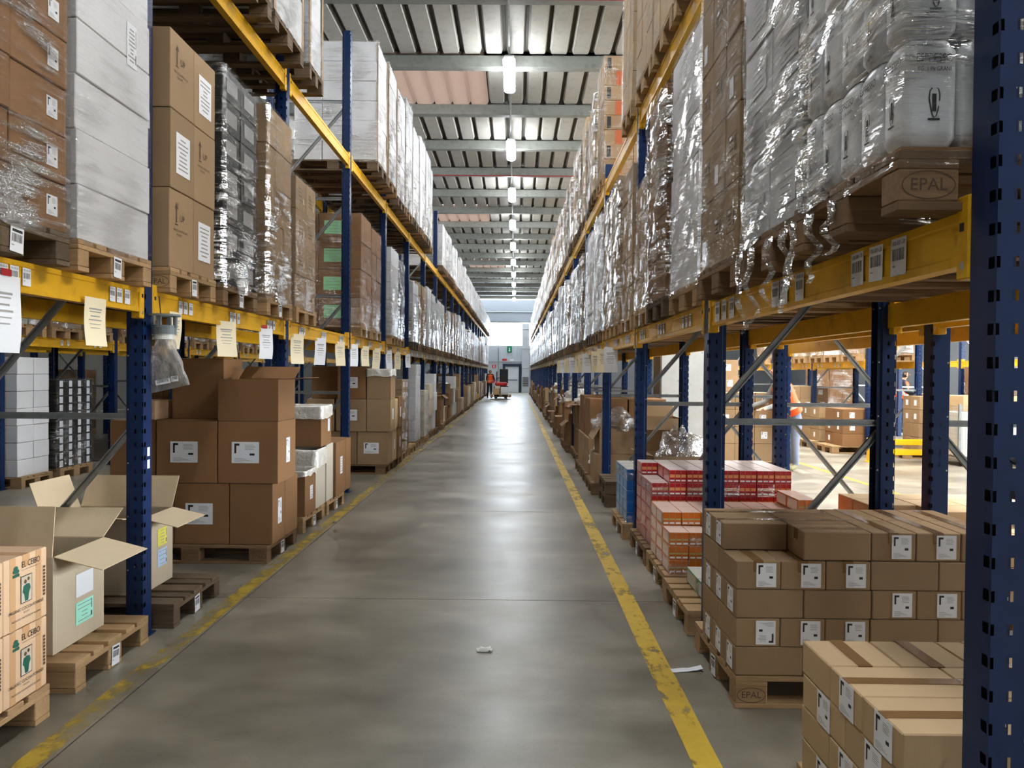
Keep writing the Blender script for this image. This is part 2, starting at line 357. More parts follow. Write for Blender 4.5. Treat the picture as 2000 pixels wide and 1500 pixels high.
# pallets -----------------------------------------------------------
PB = {}
def pal_parts(wood):
    if wood in PB: return PB[wood]
    d = {'wide': MB().box(-.6, .6, -.0725, .0725, 0, .022, wood, .002).mesh('board'), 'slim': MB().box(-.6, .6, -.05, .05, 0, .022, wood, .002).mesh('board'),
         'str': MB().box(-.0725, .0725, -.4, .4, 0, .022, wood, .002).mesh('stringer'), 'blk': MB().box(-.0725, .0725, -.05, .05, 0, .078, wood, .004).mesh('block'),
         'blkw': MB().box(-.0725, .0725, -.0725, .0725, 0, .078, wood, .004).mesh('block')}
    full = MB()
    for nm, x, y, z in pal_layout():
        me = d[nm]; full.add_mesh(me, wood, Matrix.Translation((x, y, z)))
    d['full'] = full.mesh('pallet'); PB[wood] = d; return d
def pal_layout():
    L = []
    for y, k in ((-.3275, 'wide'), (-.175, 'slim'), (0, 'wide'), (.175, 'slim'), (.3275, 'wide')): L.append((k, 0, y, .122))
    for x in (-.5275, 0, .5275): L.append(('str', x, 0, .1))
    for x in (-.5275, 0, .5275):
        for y, k in ((-.35, 'blk'), (0, 'blkw'), (.35, 'blk')): L.append((k, x, y, .022))
    for y, k in ((-.35, 'slim'), (0, 'wide'), (.35, 'slim')): L.append((k, 0, y, 0))
    return L
def epal_mesh():
    def mk():
        m = MB(); put_text(m, 'EPAL', .042, 0, 0, 'ink_brown', .0006)
        a = 24
        for i in range(a):
            t0, t1 = 2*math.pi*i/a, 2*math.pi*(i+1)/a
            m.poly([(.062*math.cos(t0), .032*math.sin(t0), .0006), (.065*math.cos(t0), .035*math.sin(t0), .0006), (.065*math.cos(t1), .035*math.sin(t1), .0006), (.062*math.cos(t1), .032*math.sin(t1), .0006)], 'ink_brown')
        return m.mesh('brand_mark')
    return cached('epal', mk)
def pallet(x, y, z, label, near=True, wood='pallet_wood', group=None, sy=1.0, rz=0, epal=False, tagface=None):
    d = pal_parts(wood)
    if not near:
        o = thing('pallet', label, 'pallet', (x, y, z), (0, 0, rz), group, d['full']); o.scale = (1, sy, 1); return o
    o = thing('pallet', label, 'pallet', (x, y, z), (0, 0, rz), group); o.scale = (1, sy, 1)
    for nm, px, py, pz in pal_layout():
        ob({'wide': 'board', 'slim': 'board', 'str': 'stringer', 'blk': 'block', 'blkw': 'block'}[nm] if pz else 'base_board', d[nm], o, (px, py, pz))
    if epal:
        for bx in (-.5275, .5275): stick('brand_mark', epal_mesh(), o, '-y', (bx, -.4, .061))
    if tagface: # paper tag stapled on the middle block of the aisle end
        s = 1 if tagface == '+x' else -1
        stick('paper_tag', lab_bar(.085, .1, None, 3), o, tagface, (s*.602, rnd.uniform(-.03, .03), .058), rnd.uniform(-.12, .12), .002)
    return o
# stretch film ------------------------------------------------------
def film_mesh(dx, dy, h, mat, seed, amp=.012, fine=True, below=.05, top=True):
    key = ('film', round(dx, 2), round(dy, 2), round(h, 2), mat, seed, fine)
    def mk():
        m = MB(); nu, nv = (72, 40) if fine else (28, 10); per = 2*(dx+dy); rr = .03
        off = Vector((seed*7.3, seed*3.1, 0))
        def pt(u, v):
            t = u*per
            if t < dx: p = Vector((-dx/2+t, -dy/2, 0)); n = Vector((0, -1, 0))
            elif t < dx+dy: p = Vector((dx/2, -dy/2+t-dx, 0)); n = Vector((1, 0, 0))
            elif t < 2*dx+dy: p = Vector((dx/2-(t-dx-dy), dy/2, 0)); n = Vector((0, 1, 0))
            else: p = Vector((-dx/2, dy/2-(t-2*dx-dy), 0)); n = Vector((-1, 0, 0))
            z = -below+(h+below+.01)*v
            if v == 0: z += .035*noise.noise(p*6+off)
            q = Vector((p.x*2.2, p.y*2.2, z*4.5+p.x*2.5+p.y*2.5))+off
            w = amp*(.9+noise.noise(q))+amp*.45*noise.noise(q*2.7)
            return (p.x+n.x*w+math.copysign(.006, p.x), p.y+n.y*w+math.copysign(.006, p.y), z)
        m.grid(pt, nu, nv, mat, True)
        if top: m.grid(lambda u, v: ((u-.5)*(dx+.01), (v-.5)*(dy+.01), h+.010+.006*noise.noise(Vector((u*5, v*5, seed)))), 8, 6, mat)
        return m.mesh('stretch_film', True)
    return cached(key, mk)
def tail_mesh(seed, L=.22):
    def mk():
        m = MB(); o = seed*5.7
        m.grid(lambda u, v: ((u-.5)*.03*(1-.4*v)+.03*noise.noise(Vector((o, v*3, 0)))*v*3, .012*math.sin(u*6+v*9), -L*v), 4, 10, 'film_heavy'); return m.mesh('film_tail', True)
    return cached(('tail', seed, L), mk)
# ------------------------------------------------------------------ pre-made lettering (before the scene fills up)
def lettering(key, fn):
    def mk():
        m = MB(); fn(m); return m.mesh('lettering')
    return cached(('let', key), mk)
def _ceibo(m):
    put_text(m, 'EL CEIBO', .036, .030, .108, 'ink', .0008, .82)
    rect(m, -.03, .09, .086, .0872, 'ink', .0008)
    put_text(m, 'ORGANIC COCOA POWDER', .0185, 0, -.072, 'ink', .0008, .95)
    put_text(m, 'BOLIVIA', .010, 0, -.089, 'ink', .0008); put_text(m, 'PRODUCED AND PACKED BY EL CEIBO', .0105, 0, -.110, 'ink', .0008)
    rect(m, -.086, -.045, .068, .080, 'ink_green', .0008); rect(m, -.070, -.064, .080, .096, 'ink_green', .0008)
    for a, b, r in ((-.067, .102, .014), (-.056, .090, .010), (-.077, .092, .009)):
        m.poly([(a+r*math.cos(t*math.pi/5), b+r*.8*math.sin(t*math.pi/5), .0009) for t in range(10)], 'ink_green')
    rect(m, -.036, .036, -.050, .062, 'ink', .0008); rect(m, -.033, .033, -.047, .059, 'card_cream', .0010)
    m.poly([(-.010, -.044, .0013), (.010, -.044, .0013), (.016, -.014, .0013), (.026, .004, .0013), (.020, .022, .0013), (.0, .026, .0013), (-.020, .020, .0013), (-.026, -.004, .0013), (-.016, -.014, .0013)], 'ink_green')
    for a, b, r in ((-.008, .036, .009), (.012, .044, .008)): m.poly([(a+r*math.cos(t*math.pi/5), b+r*math.sin(t*math.pi/5), .0014) for t in range(10)], 'ink_brown')
    rect(m, -.033, .033, .026, .059, 'card_grey', .0011)
    for k in range(9): rect(m, .112, .126, -.055+.0145*k, -.055+.0145*k+.010, 'ink_brown', .0008)
L_CEIBO = lettering('ceibo', _ceibo)
def _up(m):
    rect(m, -.062, -.048, -.03, .05, 'ink_brown'); m.poly([(-.078, .05, .001), (-.032, .05, .001), (-.055, .085, .001)], 'ink_brown'); rect(m, -.075, -.035, -.045, -.038, 'ink_brown')
    put_text(m, 'UP', .055, .02, 0, 'ink_brown'); put_text(m, 'HANDLE WITH CARE', .020, .0, -.075, 'ink_brown'); put_text(m, 'FRAGILE', .020, -.02, -.10, 'ink_brown')
L_UP = lettering('up', _up)
def _esp(m):
    put_text(m, 'ESPRESSO', .034, 0, .09, 'ink', .0008, .85); put_text(m, 'KG. 1 IN GRANI', .018, 0, .060, 'ink', .0008, .9)
    for k in range(14):
        t0, t1 = k*.42, (k+1)*.42; r0, r1 = .028+.004*math.sin(3*t0), .028+.004*math.sin(3*t1)
        m.poly([(r0*.6*math.cos(t0), -.03+r0*1.5*math.sin(t0), .0008), (r0*.6*math.cos(t0)+.004, -.03+r0*1.5*math.sin(t0), .0008), (r1*.6*math.cos(t1)+.004, -.03+r1*1.5*math.sin(t1), .0008), (r1*.6*math.cos(t1), -.03+r1*1.5*math.sin(t1), .0008)], 'ink')
    rect(m, -.006, .008, -.06, -.01, 'ink', .0008); rect(m, -.02, .02, -.085, -.079, 'ink', .0008)
L_ESP = lettering('esp', _esp)
def _mark(m):
    rect(m, -.07, .07, .052, .056, 'ink_brown'); rect(m, -.07, .07, -.056, -.052, 'ink_brown'); rect(m, -.07, -.066, -.056, .056, 'ink_brown'); rect(m, .066, .07, -.056, .056, 'ink_brown')
    rect(m, .035, .05, -.03, .04, 'ink_brown'); rect(m, -.05, .02, .02, .03, 'ink_brown'); rect(m, -.05, .0, .0, .008, 'ink_brown'); rect(m, -.05, .02, -.02, -.012, 'ink_brown'); rect(m, -.045, -.01, .034, .046, 'paper')
L_MARK = lettering('mark', _mark)
def _lines(m):
    for k in range(4): rect(m, -.09, -.02+.03*((k*5) % 4), .05-.035*k, .058-.035*k, 'ink_brown')
    rect(m, .075, .092, -.07, -.02, 'paper_cream')
L_LINES = lettering('lines', _lines)
L_SEABOX = lettering('sea', lambda m: (put_text(m, 'STERILIZED', .045, 0, .03, 'ink_brown'), put_text(m, 'HONEY', .045, 0, -.03, 'ink_brown')))
L_EXIT = lettering('exit', lambda m: (rect(m, -.03, .03, -.10, .12, 'paper'), m.poly([(-.08, -.08, .001), (.08, -.08, .001), (0, -.17, .001)], 'paper')))
for k in ('100-001-10', '100-001-20', '100-001-30', '101-02-10', '101-02-20', '101-02-30'): lab_bar(.055, .075, k, 5); lab_bar(.085, .105, k, 5)
epal_mesh()
# ------------------------------------------------------------------ structure: floor, walls, roof
X0, X1, Y0, Y1, ZC = -15.0, 21.0, -12.0, 60.0, 7.28
floor = struct('floor', MB().box(X0, X1, Y0, Y1, -.3, -.012, 'joint_dark').mesh('floor'))
fx = [X0, -8.2, -1.77, 4.6, 11, X1]; fy = [Y0, -4, 1.7, 5.06, 8.3, 14.6, 21, 27.4, 33.8, 40.2, 46.6, 53, Y1]
for a, b in zip(fx, fx[1:]):
    for c, d in zip(fy, fy[1:]):
        me = MB().box(a+.003, b-.003, c+.0035, d-.0035, -.012, 0, 'floor_concrete', .0015).mesh('slab'); ob('slab', me, floor)
# back wall with window band and door
def wall(name, boxes, mat='wall_concrete'):
    m = MB()
    for b in boxes: m.box(*b, mat)
    return struct(name, m.mesh(name))
wb = wall('wall_back', [(X0, X1, Y1, Y1+.2, 0, 3.62), (X0, X1, Y1, Y1+.2, 5.5, 8), (X0, -4.4, Y1, Y1+.2, 3.62, 5.5), (4.6, X1, Y1, Y1+.2, 3.62, 5.5)])
for k, (z0, z1) in enumerate(((.02, 1.18), (1.22, 2.38), (2.42, 3.58))):
    for j in range(6): ob('wall_panel', MB().box(-4.4+j*1.5+.012, -4.4+(j+1)*1.5-.012, -.02, 0, z0, z1, 'wall_concrete', .004).mesh('wall_panel'), wb, (0, Y1, 0))
ob('wall_panel', MB().box(-4.4, 4.6, -.05, 0, 5.52, 6.25, 'wall_panel_grey', .005).mesh('wall_panel'), wb, (0, Y1, 0)); ob('wall_panel', MB().box(-4.4, 4.6, -.03, 0, 6.29, 7.2, 'wall_panel_grey', .005).mesh('wall_panel'), wb, (0, Y1, 0))
ob('pipe', MB().tube([(-4, Y1-.12, 6.27), (4, Y1-.12, 6.27)], .035, 'galvanised').mesh('pipe'), wb)
ob('pipe', MB().tube([(-4, Y1-.06, 2.42), (4, Y1-.06, 2.42)], .02, 'galvanised').mesh('pipe'), wb); ob('pipe', MB().tube([(-1.35, Y1-.06, .3), (-1.35, Y1-.06, 3.5)], .02, 'galvanised').mesh('pipe'), wb)
w1 = struct('window_1', MB().box(-4.4, 4.6, Y1+.06, Y1+.075, 3.62, 5.5, 'window_glass').mesh('pane'))
for x in (-4.4, -2.9, -1.4, .1, 1.6, 3.1, 4.56): ob('window_frame', MB().box(x, x+.04, Y1+.02, Y1+.11, 3.62, 5.5, 'white_trim').mesh('window_frame'), w1)
for z in (3.62, 5.44): ob('window_frame', MB().box(-4.4, 4.6, Y1+.02, Y1+.11, z, z+.06, 'white_trim').mesh('window_frame'), w1)
d1 = struct('door_1', MB().box(-.82, .24, Y1-.06, Y1-.02, .02, 2.02, 'door_white', .004).mesh('door_leaf'))
m = MB(); m.box(-1.02, -.82, Y1-.12, Y1-.02, 0, 2.24, 'frame_navy', .004); m.box(.24, .44, Y1-.12, Y1-.02, 0, 2.24, 'frame_navy', .004); m.box(-.82, .24, Y1-.12, Y1-.02, 2.02, 2.24, 'frame_navy', .004); ob('door_frame', m.mesh('door_frame'), d1)
ob('push_bar', MB().tube([(-.72, Y1-.12, .98), (.14, Y1-.12, .98)], .025, 'steel_dark').mesh('push_bar'), d1)
t = thing('air_duct', 'grey vertical air duct with grille beside the white end door', 'duct', (.76, Y1-.36, 0))
ob('duct_body', MB().box(-.28, .28, -.25, .25, 0, 5.35, 'wall_concrete', .01).mesh('duct_body'), t)
for z in (1.9, 3.4, 4.9): ob('duct_flange', MB().box(-.31, .31, -.28, .28, z, z+.05, 'wall_concrete', .004).mesh('duct_flange'), t)
for k in range(9): ob('grille_slat', MB().box(-.22, .22, -.268, -.25, .5+k*.085, .5+k*.085+.045, 'steel_dark').mesh('grille_slat'), t)
t = thing('exit_sign', 'green emergency exit sign with white arrow above the end door', 'sign', (-.5, Y1-.06, 3.36), me=MB().box(-.19, .19, 0, .03, -.24, .24, 'sign_green', .004).mesh('sign_plate'))
stick('pictogram', L_EXIT, t, '-y', (0, 0, 0))
t = thing('warning_sign', 'small red sign on the end wall left of the door', 'sign', (-.88, Y1-.05, 2.55), me=MB().box(-.18, .18, 0, .02, -.08, .08, 'sign_red', .003).mesh('sign_plate'))
t = thing('emergency_light', 'small white emergency light box above the end door', 'lamp', (-.3, Y1-.08, 2.5), me=MB().box(-.16, .16, 0, .06, -.06, .06, 'plastic_white', .01).mesh('light_box'))
t = thing('extinguisher_sign', 'red and white fire extinguisher sign on the end wall', 'sign', (-1.7, Y1-.05, 2.02), me=MB().box(-.13, .13, 0, .02, -.13, .13, 'sign_red', .003).mesh('sign_plate'))
stick('pictogram', lab_plain(.06, .2, 'paper'), t, '-y', (0, 0, 0))
t = thing('fire_extinguisher', 'red fire extinguisher hung on the end wall below its sign', 'extinguisher', (-1.72, Y1-.12, .75))
ob('cylinder', MB().tube([(0, 0, 0), (0, 0, .03), (0, 0, .42), (0, 0, .5)], [.05, .08, .08, .03], 'sign_red', 12).mesh('cylinder'), t); ob('valve', MB().box(-.05, .03, -.03, .03, .5, .56, 'steel_dark', .006).mesh('valve'), t)
# side and front walls, dock doors (daylight comes in here)
wall('wall_left', [(X0-.2, X0, Y0, Y1, 0, 8)], 'wall_dark')
wall('wall_right', [(X1, X1+.2, Y0, -2.2, 0, 8), (X1, X1+.2, 20.2, Y1, 0, 8), (X1, X1+.2, -2.2, 20.2, 5.0, 8)], 'wall_concrete')
wall('wall_front', [(X0, X1, Y0-.2, Y0, 0, 8)], 'wall_concrete')
# roof: backing sheet, cross beams and pressed pans
roof = struct('ceiling', MB().box(X0, -4.6, Y0, Y1, ZC+.10, ZC+.12, 'roof_back').box(4.0, X1, Y0, Y1, ZC+.10, ZC+.12, 'roof_back').box(-4.6, 4.0, Y0, 14.3, ZC+.10, ZC+.12, 'roof_back').mesh('ceiling'))
m = MB(); BS = 2.55; BY = [14.14+BS*k for k in range(-10, 18)]
PITCH = .39; PX = [-3.95+PITCH*k for k in range(19)]
sky = set()
for bi in range(len(BY)):
    if BY[bi] < Y1: ob('roof_beam', MB().box(X0, X1, -.10, .10, -.22, 0, 'roof_beam', .012).mesh('roof_beam') if bi == 0 else roof.children[0].data, roof, (0, BY[bi], ZC))
for k, x in enumerate((0, 6, 14)):
    pass
ob('roof_cable', MB().tube([(-4.2, BY[9]-.12, ZC-.23), (3.6, BY[9]-.12, ZC-.23)], .012, 'cable_red', 6).mesh('roof_cable'), roof); ob('roof_cable', MB().tube([(-4.2, BY[13]-.12, ZC-.23), (3.6, BY[13]-.12, ZC-.23)], .012, 'cable_red', 6).mesh('roof_cable'), roof)
def pan_mesh(mat):
    def mk():
        m = MB(); hw, tw, hgt, L = .135, .168, .085, BS-.16
        A = [(-tw, hgt), (-hw, 0), (hw, 0), (tw, hgt)]
        ring = []
        for y, s, dz in ((0, .55, .06), (.05, .9, .015), (.12, 1, 0), (L-.12, 1, 0), (L-.05, .9, .015), (L, .55, .06)):
            ring.append([(p[0]*s, y, p[1]*(1 if p[1] else 1)+(dz if p[1] == 0 else 0)) for p in A])
        for a, b in zip(ring, ring[1:]):
            for i in range(3): m.poly([a[i], a[i+1], b[i+1], b[i]], mat)
        m.poly(ring[0], mat); m.poly(ring[-1], mat); return m.mesh('roof_pan')
    return cached(('pan', mat), mk)
skyp = {(10, x) for x in range(4, 9)} | {(15, x) for x in range(3, 8)} | {(20, x) for x in range(4, 9)}
for bi, y in enumerate(BY):
    if y < 4 or y > 56: continue
    seg = 0
    for xi, x in enumerate(PX):
        s = (bi, xi) in skyp
        ob('roof_pan', pan_mesh('skylight_sheet' if s else 'roof_sheet'), roof, (x, y+.08 if not s else y-.085, ZC-.005), None, (1.17, 1.14, 1) if s else None)
    # backing sheet behind the pans, left open where the skylight sheets are
    xs = [x for (b, x) in skyp if b == bi]
    if y >= 14.1:
        if xs:
            a, b = PX[min(xs)]-PITCH/2, PX[max(xs)]+PITCH/2
            me = MB().box(-4.6, a, y, y+BS, ZC+.10, ZC+.12, 'roof_back').box(b, 4.0, y, y+BS, ZC+.10, ZC+.12, 'roof_back').poly([(a, y, ZC+.1), (b, y, ZC+.1), (b, y+BS, ZC+.1), (a, y+BS, ZC+.1)], 'skylight_sheet').mesh('roof_backing')
        else: me = MB().box(-4.6, 4.0, y, y+BS, ZC+.10, ZC+.12, 'roof_back').mesh('roof_backing')
        ob('roof_backing', me, roof)
for yy in [y for y in BY if y < Y1]:   # ribbed sheets over the neighbouring aisles
    pass
m = MB()
for x in [X0+.3+PITCH*k for k in range(27)]+[4.2+PITCH*k for k in range(43)]:
    m.extrude([(x-.168, ZC+.10), (x-.135, ZC), (x+.135, ZC), (x+.168, ZC+.10)], 'y', Y0, Y1, 'roof_sheet', False)
so = ob('roof_sheeting', m.mesh('roof_sheeting'), roof); so['kind'] = 'stuff'
# ------------------------------------------------------------------ lamps: each a long sealed fitting hung on a conduit
lamp_body = MB().box(-.085, .085, -.73, .73, .034, .085, 'lamp_body', .015).mesh('housing')
def _diff():
    m = MB(); a = 8
    m.extrude([(.105*math.cos(t_), .055*math.sin(t_)) for t_ in [2*math.pi*i/16 for i in range(16)]], 'y', -.71, .71, 'lamp_light'); return m.mesh('diffuser')  # drawn wider than the real fitting, lamp glow put into the shape
lamp_diff = _diff(); hang = MB().tube([(0, -.5, .07), (0, -.5, .22)], .006, 'galvanised', 6).tube([(0, .5, .07), (0, .5, .22)], .006, 'galvanised', 6).mesh('hanger')
def lampline(x, ys, z, where):
    for i, y in enumerate(ys):
        t = thing('ceiling_lamp', f'long white lit lamp {where}, {ordw(i)} in the row', 'lamp', (x, y, z), group='lamps '+where)
        ob('housing', lamp_body, t); ob('diffuser', lamp_diff, t); ob('hanger', hang, t)
vis = [13.9+4.64*k for k in range(10)]
lampline(-.16, vis, 6.85, 'hanging over the aisle')
lampline(-.16, [9.26-4.64*k for k in range(4)], 6.85, 'over the aisle in front of the view')
lampline(-4.9, [5+4.64*k for k in range(9)], 6.85, 'over the aisle behind the left rack')
lampline(8.4, [6+4.64*k for k in range(9)], 6.85, 'over the open floor behind the right rack')
lampline(12.5, [2+6*k for k in range(7)], 6.85, 'over the far right aisle')
thing('lamp_conduit', 'thin grey conduit carrying the row of aisle lamps', 'conduit', me=MB().tube([(-.16, -10, 7.05), (-.16, 57, 7.05)], .02, 'galvanised', 8).mesh('lamp_conduit'))
# ------------------------------------------------------------------ floor markings
def line(x, w, y0, y1, mat, label):
    m = MB(); n = int((y1-y0)/.5); r = random.Random(int(x*10))
    m.grid(lambda u, v: (x+(u-.5)*w+.006*noise.noise(Vector((u*9, v*80, x))), y0+(y1-y0)*v, .0012), 1, n, mat)
    o = ob('floor_line', m.mesh('floor_line')); tag(o, label, 'floor marking', 'aisle edge lines'); return o
line(.75, .115, 1.6, 46, 'line_paint', 'bright worn yellow line along the right edge of the aisle')
line(-1.84, .105, 1.6, 46, 'line_paint_faded', 'faded patchy yellow line along the left edge of the aisle')
line(4.9, .08, 4, 30, 'line_paint', 'pale yellow line on the open floor behind the right rack')
line(-4.0, .1, 4, 30, 'line_paint_faded', 'yellow line across the aisle behind the left rack')
# ------------------------------------------------------------------ racking
BAY = 2.7; BAYL = 2.62; BAYR = 2.55; DEP = 1.04
def upright_mesh(h):
    def mk():
        m = MB(); d, w = .10, .10; z = 0; P = .075
        # open channel: web toward +x end is the aisle face (x = 0), flanges run back to x = d; slots real
        n = int(h/P)
        def strip(ax, lo, hi, fixed, slot, mat='blue_paint'):
            """vertical strip with a slot in each pitch; ax 'x' strip lies in plane y=fixed, ax 'y' in plane x=fixed"""
            def q(a0, a1, z0, z1):
                if a1-a0 < 1e-5: return
                if ax == 'x': m.poly([(a0, fixed, z0), (a1, fixed, z0), (a1, fixed, z1), (a0, fixed, z1)], mat)
                else: m.poly([(fixed, a0, z0), (fixed, a1, z0), (fixed, a1, z1), (fixed, a0, z1)], mat)
            if slot is None: q(lo, hi, 0, n*P); return
            s0, s1, zz0, zz1 = slot
            for k in range(n):
                b = k*P; q(lo, hi, b, b+zz0); q(lo, s0, b+zz0, b+zz1); q(s1, hi, b+zz0, b+zz1); q(lo, hi, b+zz1, b+P)
        strip('y', 0, w, 0, (.008, .03, .02, .046))
        # second slot column of the aisle face is folded in as a dark groove
        m.box(.0005, .004, .044, .056, 0, n*P, 'blue_paint')
        for fy_ in (0, w):
            strip('x', 0, .022, fy_, (-.001 if False else .0, .008, .02, .046)); strip('x', .022, .066, fy_, (.036, .050, .022, .046)); strip('x', .066, d-.024, fy_, None)
            yy = fy_+(.012 if fy_ == 0 else -.012)
            m.poly([(d-.024, fy_, 0), (d-.018, yy, 0), (d-.018, yy, n*P), (d-.024, fy_, n*P)], 'blue_paint'); m.poly([(d-.018, yy, 0), (d, yy, 0), (d, yy, n*P), (d-.018, yy, n*P)], 'blue_paint')
            for k in range(1, n, 4): m.box(d-.014, d-.006, yy-.002, yy+.002, k*P, k*P+.008, 'bolt')
        m.box(.034, .038, .002, w-.002, 0, n*P, 'steel_dark')  # dark sheet added inside to give the slots their shade
        return m.mesh('upright')
    return cached(('upr', h), mk)
def channel(p0, p1, w=.036, t=.022, mat='galvanised'):
    p0, p1 = Vector(p0), Vector(p1); d = (p1-p0); L = d.length; d.normalize(); side = Vector((0, 1, 0)); up = d.cross(side).normalized()
    m = MB(); prof = [(-w/2, 0), (w/2, 0), (w/2, t), (w*.28, t), (w*.28, t*.5), (-w*.28, t*.5), (-w*.28, t), (-w/2, t)]
    a = [p0+up*u-side*v for u, v in prof]; b = [p1+up*u-side*v for u, v in prof]
    for i in range(8): m.poly([a[i], a[(i+1) % 8], b[(i+1) % 8], b[i]], mat)
    m.poly(a[::-1], mat); m.poly(b, mat); return m
def frame(x, y, label, s, rise, h=5.7, depth=DEP, hs=(.06, 1.24, 2.44, 3.64, 4.84), group=None):
    """upright frame: aisle face at x, reaching away from the aisle along s (+1/-1); rise: diagonals climb toward +x (1) or -x (-1)"""
    t = thing('upright_frame', label, 'rack frame', (x, y, 0), group=group)
    me = upright_mesh(h)
    ob('upright', me, t, (0, 0, 0), None, (s, 1, 1)); ob('upright', me, t, (s*depth, 0, 0), None, (-s, 1, 1))
    bp = cached('bp', lambda: MB().box(-.02, .12, -.02, .12, 0, .008, 'blue_paint', .002).mesh('base_plate'))
    ob('base_plate', bp, t, (0, 0, 0), None, (s, 1, 1)); ob('base_plate', bp, t, (s*depth, 0, 0), None, (-s, 1, 1))
    a, b = .07*s, (depth-.07)*s
    lo, hi = min(a, b), max(a, b)
    for z in hs: ob('horizontal_brace', cached(('hb', lo, hi), lambda: channel((lo, .045, 0), (hi, .045, 0)).mesh('horizontal_brace')), t, (0, 0, z))
    for z in hs[:-1]:
        p = ((lo, .06, .07), (hi, .06, 1.13)) if rise > 0 else ((hi, .06, .07), (lo, .06, 1.13))
        ob('diagonal_brace', cached(('db', lo, hi, rise), lambda: channel(*p).mesh('diagonal_brace')), t, (0, 0, z))
    return t
def beam_mesh(L, mat='yellow_paint'):
    def mk():
        m = MB(); prof = [(-.025, 0), (.025, 0), (.025, .135), (-.012, .135), (-.012, .132), (-.025, .120)]
        prof = [(0, 0), (.05, 0), (.05, .13), (.0, .13), (.0, .108), (.004, .104), (.004, .026), (.0, .022)]
        m.extrude(prof, 'y', 0, L, mat); return m.mesh('beam')
    return cached(('beam', L, mat), mk)
conn = MB().box(-.006, .044, 0, .05, -.035, .165, 'yellow_paint', .004).box(-.009, .0, .018, .032, .08, .10, 'steel_dark').box(-.009, .0, .018, .032, -.012, .008, 'bolt', .003).mesh('connector')
def beam(x, y, z, s, label, group=None, labels=None, L=BAY-.1, mat='yellow_paint'):
    """beam along y, outer face at x toward the aisle (s: +1 rack lies on the +x side)"""
    t = thing('rack_beam', label, 'beam', (x, y, z), group=group)
    ob('beam_profile', beam_mesh(round(L, 3), mat), t, (0, 0, 0), None, (s, 1, 1))
    ob('connector', conn, t, (0, 0, 0), None, (s, 1, 1)); ob('connector', conn, t, (0, L, 0), None, (s, -1, 1))
    if labels:
        f = '-x' if s > 0 else '+x'
        for (yy, me) in labels: stick('barcode_label', me, t, f, (-.0005*s, yy, .068), rnd.uniform(-.02, .02))
    return t
# frame positions
LX, RX = -2.07, 1.07
LY = [4.26+BAYL*k for k in range(-1, 21)]; RY = [1.72+BAYR*k for k in range(0, 22)]
LZ = (1.82, 4.035); RZ = (1.768, 3.70)
for i, y in enumerate(LY):
    if y < 0: continue
    t = frame(LX, y, f'blue upright frame of the left rack, {ordw(i)} from the camera', -1, 1)
    if i == 1: stick('sticker', lab_plain(.03, .05, 'paper'), t, '+x', (0, .06, 1.04), 0, .001); stick('sticker', lab_plain(.03, .05, 'paper'), t, '+x', (0, .06, .97), 0, .001); stick('sticker', lab_plain(.03, .09, 'paper'), t, '+x', (0, .05, 2.9), 0, .001)
for i, y in enumerate(RY):
    t = frame(RX, y, f'blue upright frame of the right rack, {ordw(i)} from the camera', 1, 1, 4.05, hs=(.06, 1.24, 2.44, 3.64))
    if i in (1, 2): ob('row_spacer', MB().box(DEP, 1.244, .02, .08, .62, .70, 'blue_paint', .004).mesh('row_spacer'), t)
lab_s = [lab_bar(.055, .075, k, 5) for k in ('101-02-10', '101-02-20', '101-02-30')]; lab_r = [lab_bar(.085, .105, k, 5) for k in ('100-001-10', '100-001-20', '100-001-30')]
lab_n = [lab_bar(.055, .075, None, k) for k in range(3)]
for i, (a, b) in enumerate(zip(LY, LY[1:])):
    for lv, z in enumerate(LZ):
        nm = ('lower', 'upper')[lv]; ls = []
        if lv == 0 and i < 9:
            for c in (.46, 1.30, 2.14): ls += [(c-.09+(.14 if i == 0 else 0), (lab_s if i < 2 else lab_n)[0]), (c-.02+(.14 if i == 0 else 0), (lab_s if i < 2 else lab_n)[1]), (c+.06+(.14 if i == 0 else 0), (lab_s if i < 2 else lab_n)[2])]
        beam(LX, a+.1, z, -1, f'{"greyish" if i > 4 and lv == 0 else "yellow"} beam on the aisle side of the left rack, {nm} level, {ordw(i)} bay back', labels=ls, L=b-a-.1, mat='beam_label_glare' if i > 4 and lv == 0 else 'yellow_paint')
        beam(LX-DEP, a+.1, z, 1, f'yellow beam on the rear side of the left rack, {nm} level, {ordw(i)} bay back', L=b-a-.1)
for i, (a, b) in enumerate(zip(RY, RY[1:])):
    for lv, z in enumerate(RZ):
        nm = ('lower', 'upper')[lv]; ls = []
        if lv == 0 and i < 9:
            if i == 0: ls = [(.34, lab_r[2]), (.475, lab_r[1]), (.60, lab_r[0]), (1.09, lab_r[2]), (1.26, lab_r[1]), (1.36, lab_r[0]), (2.0, lab_r[2]), (2.14, lab_r[1]), (2.27, lab_r[0])]
            else:
                for c in (.46, 1.30, 2.14): ls += [(c-.1, lab_n[0]), (c, lab_n[1]), (c+.1, lab_n[2])]
        beam(RX, a+.1, z, 1, f'{"greyish" if i > 4 and lv == 0 else "yellow"} beam on the aisle side of the right rack, {nm} level, {ordw(i)} bay back', labels=ls, L=b-a-.1, mat='beam_label_glare' if i > 4 and lv == 0 else 'yellow_paint')
        beam(RX+DEP, a+.1, z, -1, f'yellow beam on the rear side of the right rack, {nm} level, {ordw(i)} bay back', L=b-a-.1)
